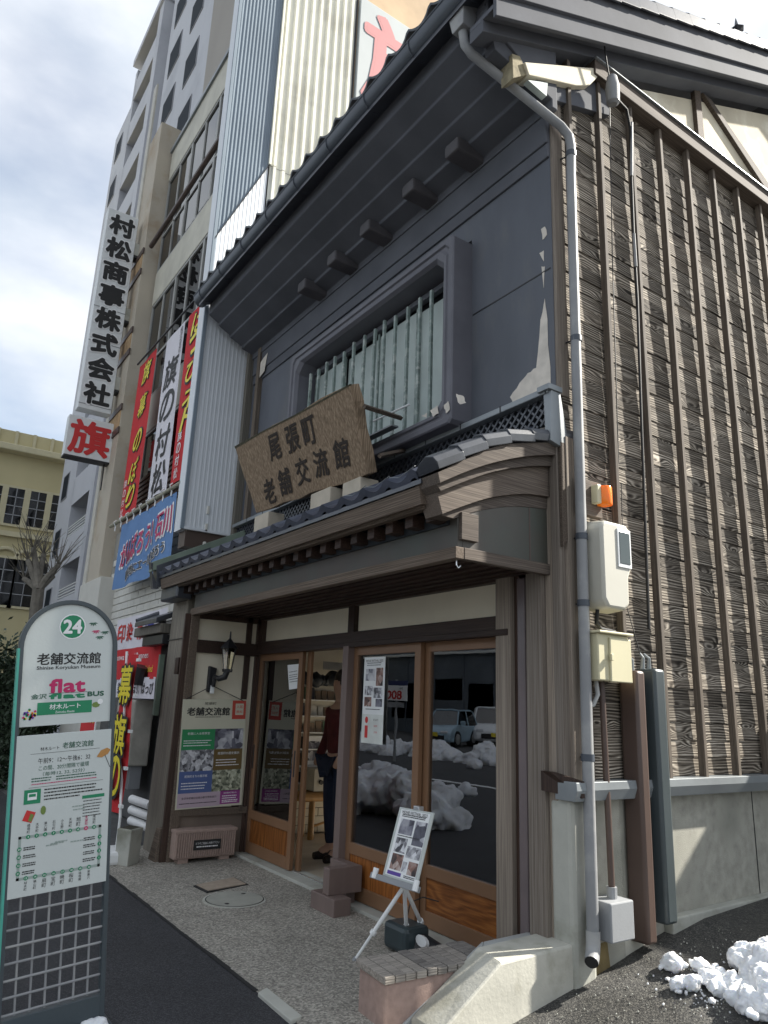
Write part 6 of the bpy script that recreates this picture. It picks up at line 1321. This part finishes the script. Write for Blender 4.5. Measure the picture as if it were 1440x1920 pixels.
p = P(120, 1915, z=.05); snow('snow_patch', 'thin patch of snow at the foot of the bus stop sign', [((-3.9 + rs.uniform(-.1, .12), .72 + k * .035, .02 + rs.uniform(0, .05)), rs.uniform(.03, .06)) for k in range(14)], .01, disp=.012)
snow('roadside_snow_pile', 'large dirty snow pile on the pavement reflected in the shop doors', [((-9.9 + rs.gauss(0, .75), .35 + rs.gauss(0, .33), rs.uniform(.0, .42)), rs.uniform(.12, .32)) for k in range(70)], .03, disp=.07)
snow('far_snow_bank', 'long snow bank along the far kerb reflected in the shop doors', [((-34 + k * .33, -8.6 + rs.gauss(0, .35), rs.uniform(-.1, .25)), rs.uniform(.25, .5)) for k in range(90)] + [((-34 + k * .2, -8.5 + rs.gauss(0, .5), rs.uniform(-.05, .12)), rs.uniform(.12, .3)) for k in range(150)], .06, disp=.09)
# ================================================================== ACROSS THE STREET (seen in the glass)
ob = thing('parking_rear_building', 'building with siding darkened for shade behind the parked cars, seen reflected in the glass', 'building', (-24, -24, 0))
m_dk = M('shade_dark_siding', (.13, .15, .175), .8, .2, .6, stain=(.10, .12, .15), sscale=.2); box('wall', m_dk, ob, -60, 10, -30, -21, 0, 5.2, 0); [box('panel', M('pale_band', (.30, .31, .32), .7), ob, -54 + k * 7.3, -50.5 + k * 7.3, -21.02, -21.0, .8, 2.9, 0) for k in range(8)]; [box('window_strip', wg, ob, -50.2 + k * 7.3, -47.2 + k * 7.3, -21.03, -21.0, 2.0, 3.2, 0) for k in range(8)]; box('eave', m_white, ob, -60, 10, -21.2, -20.8, 4.6, 4.75, 0)  # siding and its stain coloured dark in place of shade on this wall
for k in range(24): box('rib', m_dk, ob, -56 + k * 2.6, -55.9 + k * 2.6, -21, -20.95, 0, 4.6, 0)
rg = None
for k in range(40):
    m4 = Matrix.Translation((-45 + k * .95, -20.9, 5.7)) @ Matrix.Rotation(pi / 2, 4, 'X')
    if rg is None:
        mb = MB(); mb.tube([(.42 * cos(2 * pi * i / 20), .42 * sin(2 * pi * i / 20), 0) for i in range(21)], .03, 6); rg = mb.build('railing_ring', m_blackm, ob); rg.matrix_basis = wmat(ob).inverted() @ m4
    else: again(rg, ob, m4)
box('railing_rail', m_blackm, ob, -50, 0, -20.93, -20.87, 6.15, 6.22, 0)
sg = thing('parking_fee_sign', 'white parking sign reading 800 in red under dark header, seen mirrored in door glass', 'sign', (-18, -5.8, 0))
sgo = Vector((-17.55, -6.05, 1.70)); sgu = Vector((-.83, .55, 0)).normalized(); 
card('panel', m_white, sg, sgo, sgu, Z, 0, 0, .80, .42, .01, t=.03); card('header', plain('header_navy', (.03, .04, .12)), sg, sgo, sgu, Z, 0, .42, .80, .56, .01, t=.03)
txt('800', pred, sg, sgo + sgu.cross(Z) * .012, sgu, Z, .42, .15, w=.5, h=.22, bold=.04); txt('24h', ink, sg, sgo + sgu.cross(Z) * .012, sgu, Z, .2, .34, h=.07); card('strip', m_greybox, sg, sgo, sgu, Z, .1, -.2, .7, -.05, .01, t=.03)
MB().tube([(-17.9, -5.9, 0), (-17.9, -5.9, 2.3)], .04, 8).build('post', m_greybox, sg)
def car(name, lab, paint, loc, rz, L=4.6, W=1.8, H=1.66, kei=False, plate=(.75, .75, .72)):
    t = thing(name, lab, 'car', (0, 0, 0), 'cars parked across the street')
    hb = H * .56; nose = L / 2
    side_ = [(-L / 2, .35), (-L / 2, hb * .92), (-L / 2 + .12, hb), (nose - (.75 if kei else 1.25), hb + .02), (nose - .25, hb * .86), (nose - .02, hb * .68), (nose, .32), (nose - .1, .22), (-L / 2 + .1, .22)]
    def sect(s_, k, m, nm, ins=0):
        mb = MB(); pr_2 = [(a, b) for a, b in s_]; ys2 = [(-W / 2 + ins, .96), (-W / 2 + .10 + ins, 1.0), (W / 2 - .10 - ins, 1.0), (W / 2 - ins, .96)]
        loops_ = [[Vector((a * f, y_, b if i_ in (1, 2) else b * (.985))) for a, b in pr_2] for i_, (y_, f) in enumerate(ys2)]
        vs2 = [[mb.bm.verts.new(p) for p in l] for l in loops_]; n_ = len(pr_2)
        for a in range(3):
            for i in range(n_): mb.bm.faces.new((vs2[a][i], vs2[a][(i + 1) % n_], vs2[a + 1][(i + 1) % n_], vs2[a + 1][i]))
        mb.bm.faces.new(vs2[0]); mb.bm.faces.new(vs2[-1][::-1]); return mb.build(nm, m, t, .04, smooth=True)
    mp_ = M('car_' + name + paint[0], paint[1], .28, .02, 1, 0, spec=.6)
    sect(side_, 1, mp_, 'body')
    c0, c1 = -L / 2 + .15, nose - (.95 if kei else 1.35)
    cab_b = [(c0, hb - .02), (c1, hb - .02)]; cab_t = [(c0 + .22, H), (c1 - (.50 if kei else .85), H)]
    def ring(xs_, z_, hw): return [Vector((xs_[0], -hw, z_)), Vector((xs_[1], -hw, z_)), Vector((xs_[1], hw, z_)), Vector((xs_[0], hw, z_))]
    r0, r1 = ring((c0, c1), hb - .02, W / 2 - .06), ring((c0 + .22, c1 - (.50 if kei else .85)), H - .06, W / 2 - .22)
    MB().hexa(r0, r1).build('glasshouse', wg, t, .03)
    MB().hexa([p + Vector((0, 0, .0)) for p in r1], [p * 1 + Vector((0, 0, .07)) - Vector((p.x * .02, p.y * .05, 0)) for p in r1]).build('roof', mp_, t, .03)
    for i in range(4): MB().tube([r0[i], r1[i]], .035, 6).build('pillar', mp_, t)
    for s_ in (-1, 1): MB().tube([(r0[0] * .5 + r0[1] * .5) * 1 if s_ < 0 else (r0[2] + r0[3]) / 2, (r1[0] + r1[1]) / 2 if s_ < 0 else (r1[2] + r1[3]) / 2], .03, 6).build('pillar', mp_, t)
    for (wx, s_) in ((L / 2 - .82, 1), (L / 2 - .82, -1), (-L / 2 + .8, 1), (-L / 2 + .8, -1)):
        wh = MB().tube([(wx, s_ * (W / 2 - .20), .33), (wx, s_ * (W / 2 + .01), .33)], .33, 20).build('wheel', plain('tyre', (.02, .02, .02), .8), t, .02); MB().tube([(wx, s_ * (W / 2 + .0), .33), (wx, s_ * (W / 2 + .022), .33)], .21, 16).build('rim', m_alu, wh)
        MB().box(wx - .008, wx + .008, s_ * (W / 2 + .03) - .004, s_ * (W / 2 + .03) + .004, .16, .5).build('spoke', m_alu, wh)
    for s_ in (-1, 1):
        box('headlight', plain('headlight', (.7, .72, .75), .1, spec=.9), t, nose - .22, nose + .0, s_ * (W / 2 - .28) - .16, s_ * (W / 2 - .28) + .16, hb * .66, hb * .80, .03)
        box('mirror', mp_, t, c1 - .25, c1 - .10, s_ * (W / 2 + .10) - .08, s_ * (W / 2 + .10) + .08, hb + .02, hb + .18, .03)
    box('grille', m_blackm, t, nose - .06, nose + .015, -W * .32, W * .32, hb * .36, hb * .58, .01); box('number_plate', plain('plate_' + name, plate, .5), t, nose + .01, nose + .03, -.17, .17, .42, .58, .004)
    t.location = loc; t.rotation_euler = (0, 0, rz); return t
car('parked_car', 'pale blue boxy small car parked nose out, mirrored in the right door glass', ('blue', (.30, .42, .50)), (-24.6, -13.4, -.01), R(62), 3.4, 1.48, 1.5, True, (.75, .6, .05))
car('parked_car', 'white sport utility car with dark grille parked behind the small blue one', ('white', (.72, .74, .75)), (-25.4, -16.6, -.01), R(40), 4.7, 1.85, 1.66)
car('parked_car', 'white estate car at the far end of the reflected parked row', ('silver', (.62, .64, .66)), (-23.0, -19.0, -.01), R(40), 4.6, 1.8, 1.5)
# assumed unseen wall, added on the right to shade the foot of the building
t = thing('assumed_shadow_wall', 'assumed grey block wall, unseen beyond the right edge, added to cast a shadow', 'wall', (-1, 6.4, .4))
for k in range(6):
    for c_ in range(7): box('block', m_concrete, t, -2.9 + c_ * .6 + .003, -2.3 + c_ * .6 - .003, 6.3, 6.45, .35 + k * .29, .35 + k * .29 + .284, .006)

# melt water puddle, crumbs of snow and grit on the lane
for k_, (px2, py2, s_) in enumerate(((1400, 1760, 1), (1300, 1895, 1))):
    pass
gr = random.Random(21); mb = MB()
for k in range(260):
    px2, py2 = gr.uniform(1010, 1440), gr.uniform(1740, 1920); p = lane_pt(px2, py2)
    if p.x < -3.0: continue
    s_ = gr.uniform(.002, .005); bmesh.ops.create_icosphere(mb.bm, subdivisions=1, radius=s_, matrix=Matrix.Translation((p.x, p.y, p.z + s_ * .3)))
o = tag(mb.build('loose_grit', m_concrete, smooth=False), 'scattered loose stone grit lying over the sloping lane', 'grit'); o['kind'] = 'stuff'
mb = MB()
for k in range(160):
    px2, py2 = gr.gauss(1350, 50), gr.gauss(1850, 22); p = lane_pt(px2, py2)
    s_ = gr.uniform(.002, .007); bmesh.ops.create_icosphere(mb.bm, subdivisions=1, radius=s_, matrix=Matrix.Translation((p.x, p.y, p.z + s_ * .4)))
o = tag(mb.build('snow_crumbs', m_snow, smooth=True), 'fine snow crumbs scattered round the foot of the snow heap', 'snow'); o['kind'] = 'stuff'
# dark tar line and repair strip where the pavement meets the terrace
mb = MB(); pr3 = random.Random(6); x_ = -8.3
while x_ < -4.1:
    w_ = pr3.uniform(.06, .22); d_ = pr3.uniform(.004, .02); mb.face([(x_, 2.045, .0055), (x_ + w_, 2.045, .0055), (x_ + w_, 2.06 + d_, .0065), (x_, 2.06 + d_ * pr3.uniform(.5, 1), .0065)]); x_ += w_
o = mb.build('pavement_edge_joint', plain('tar_joint', (.018, .018, .018), .8), kind='structure')
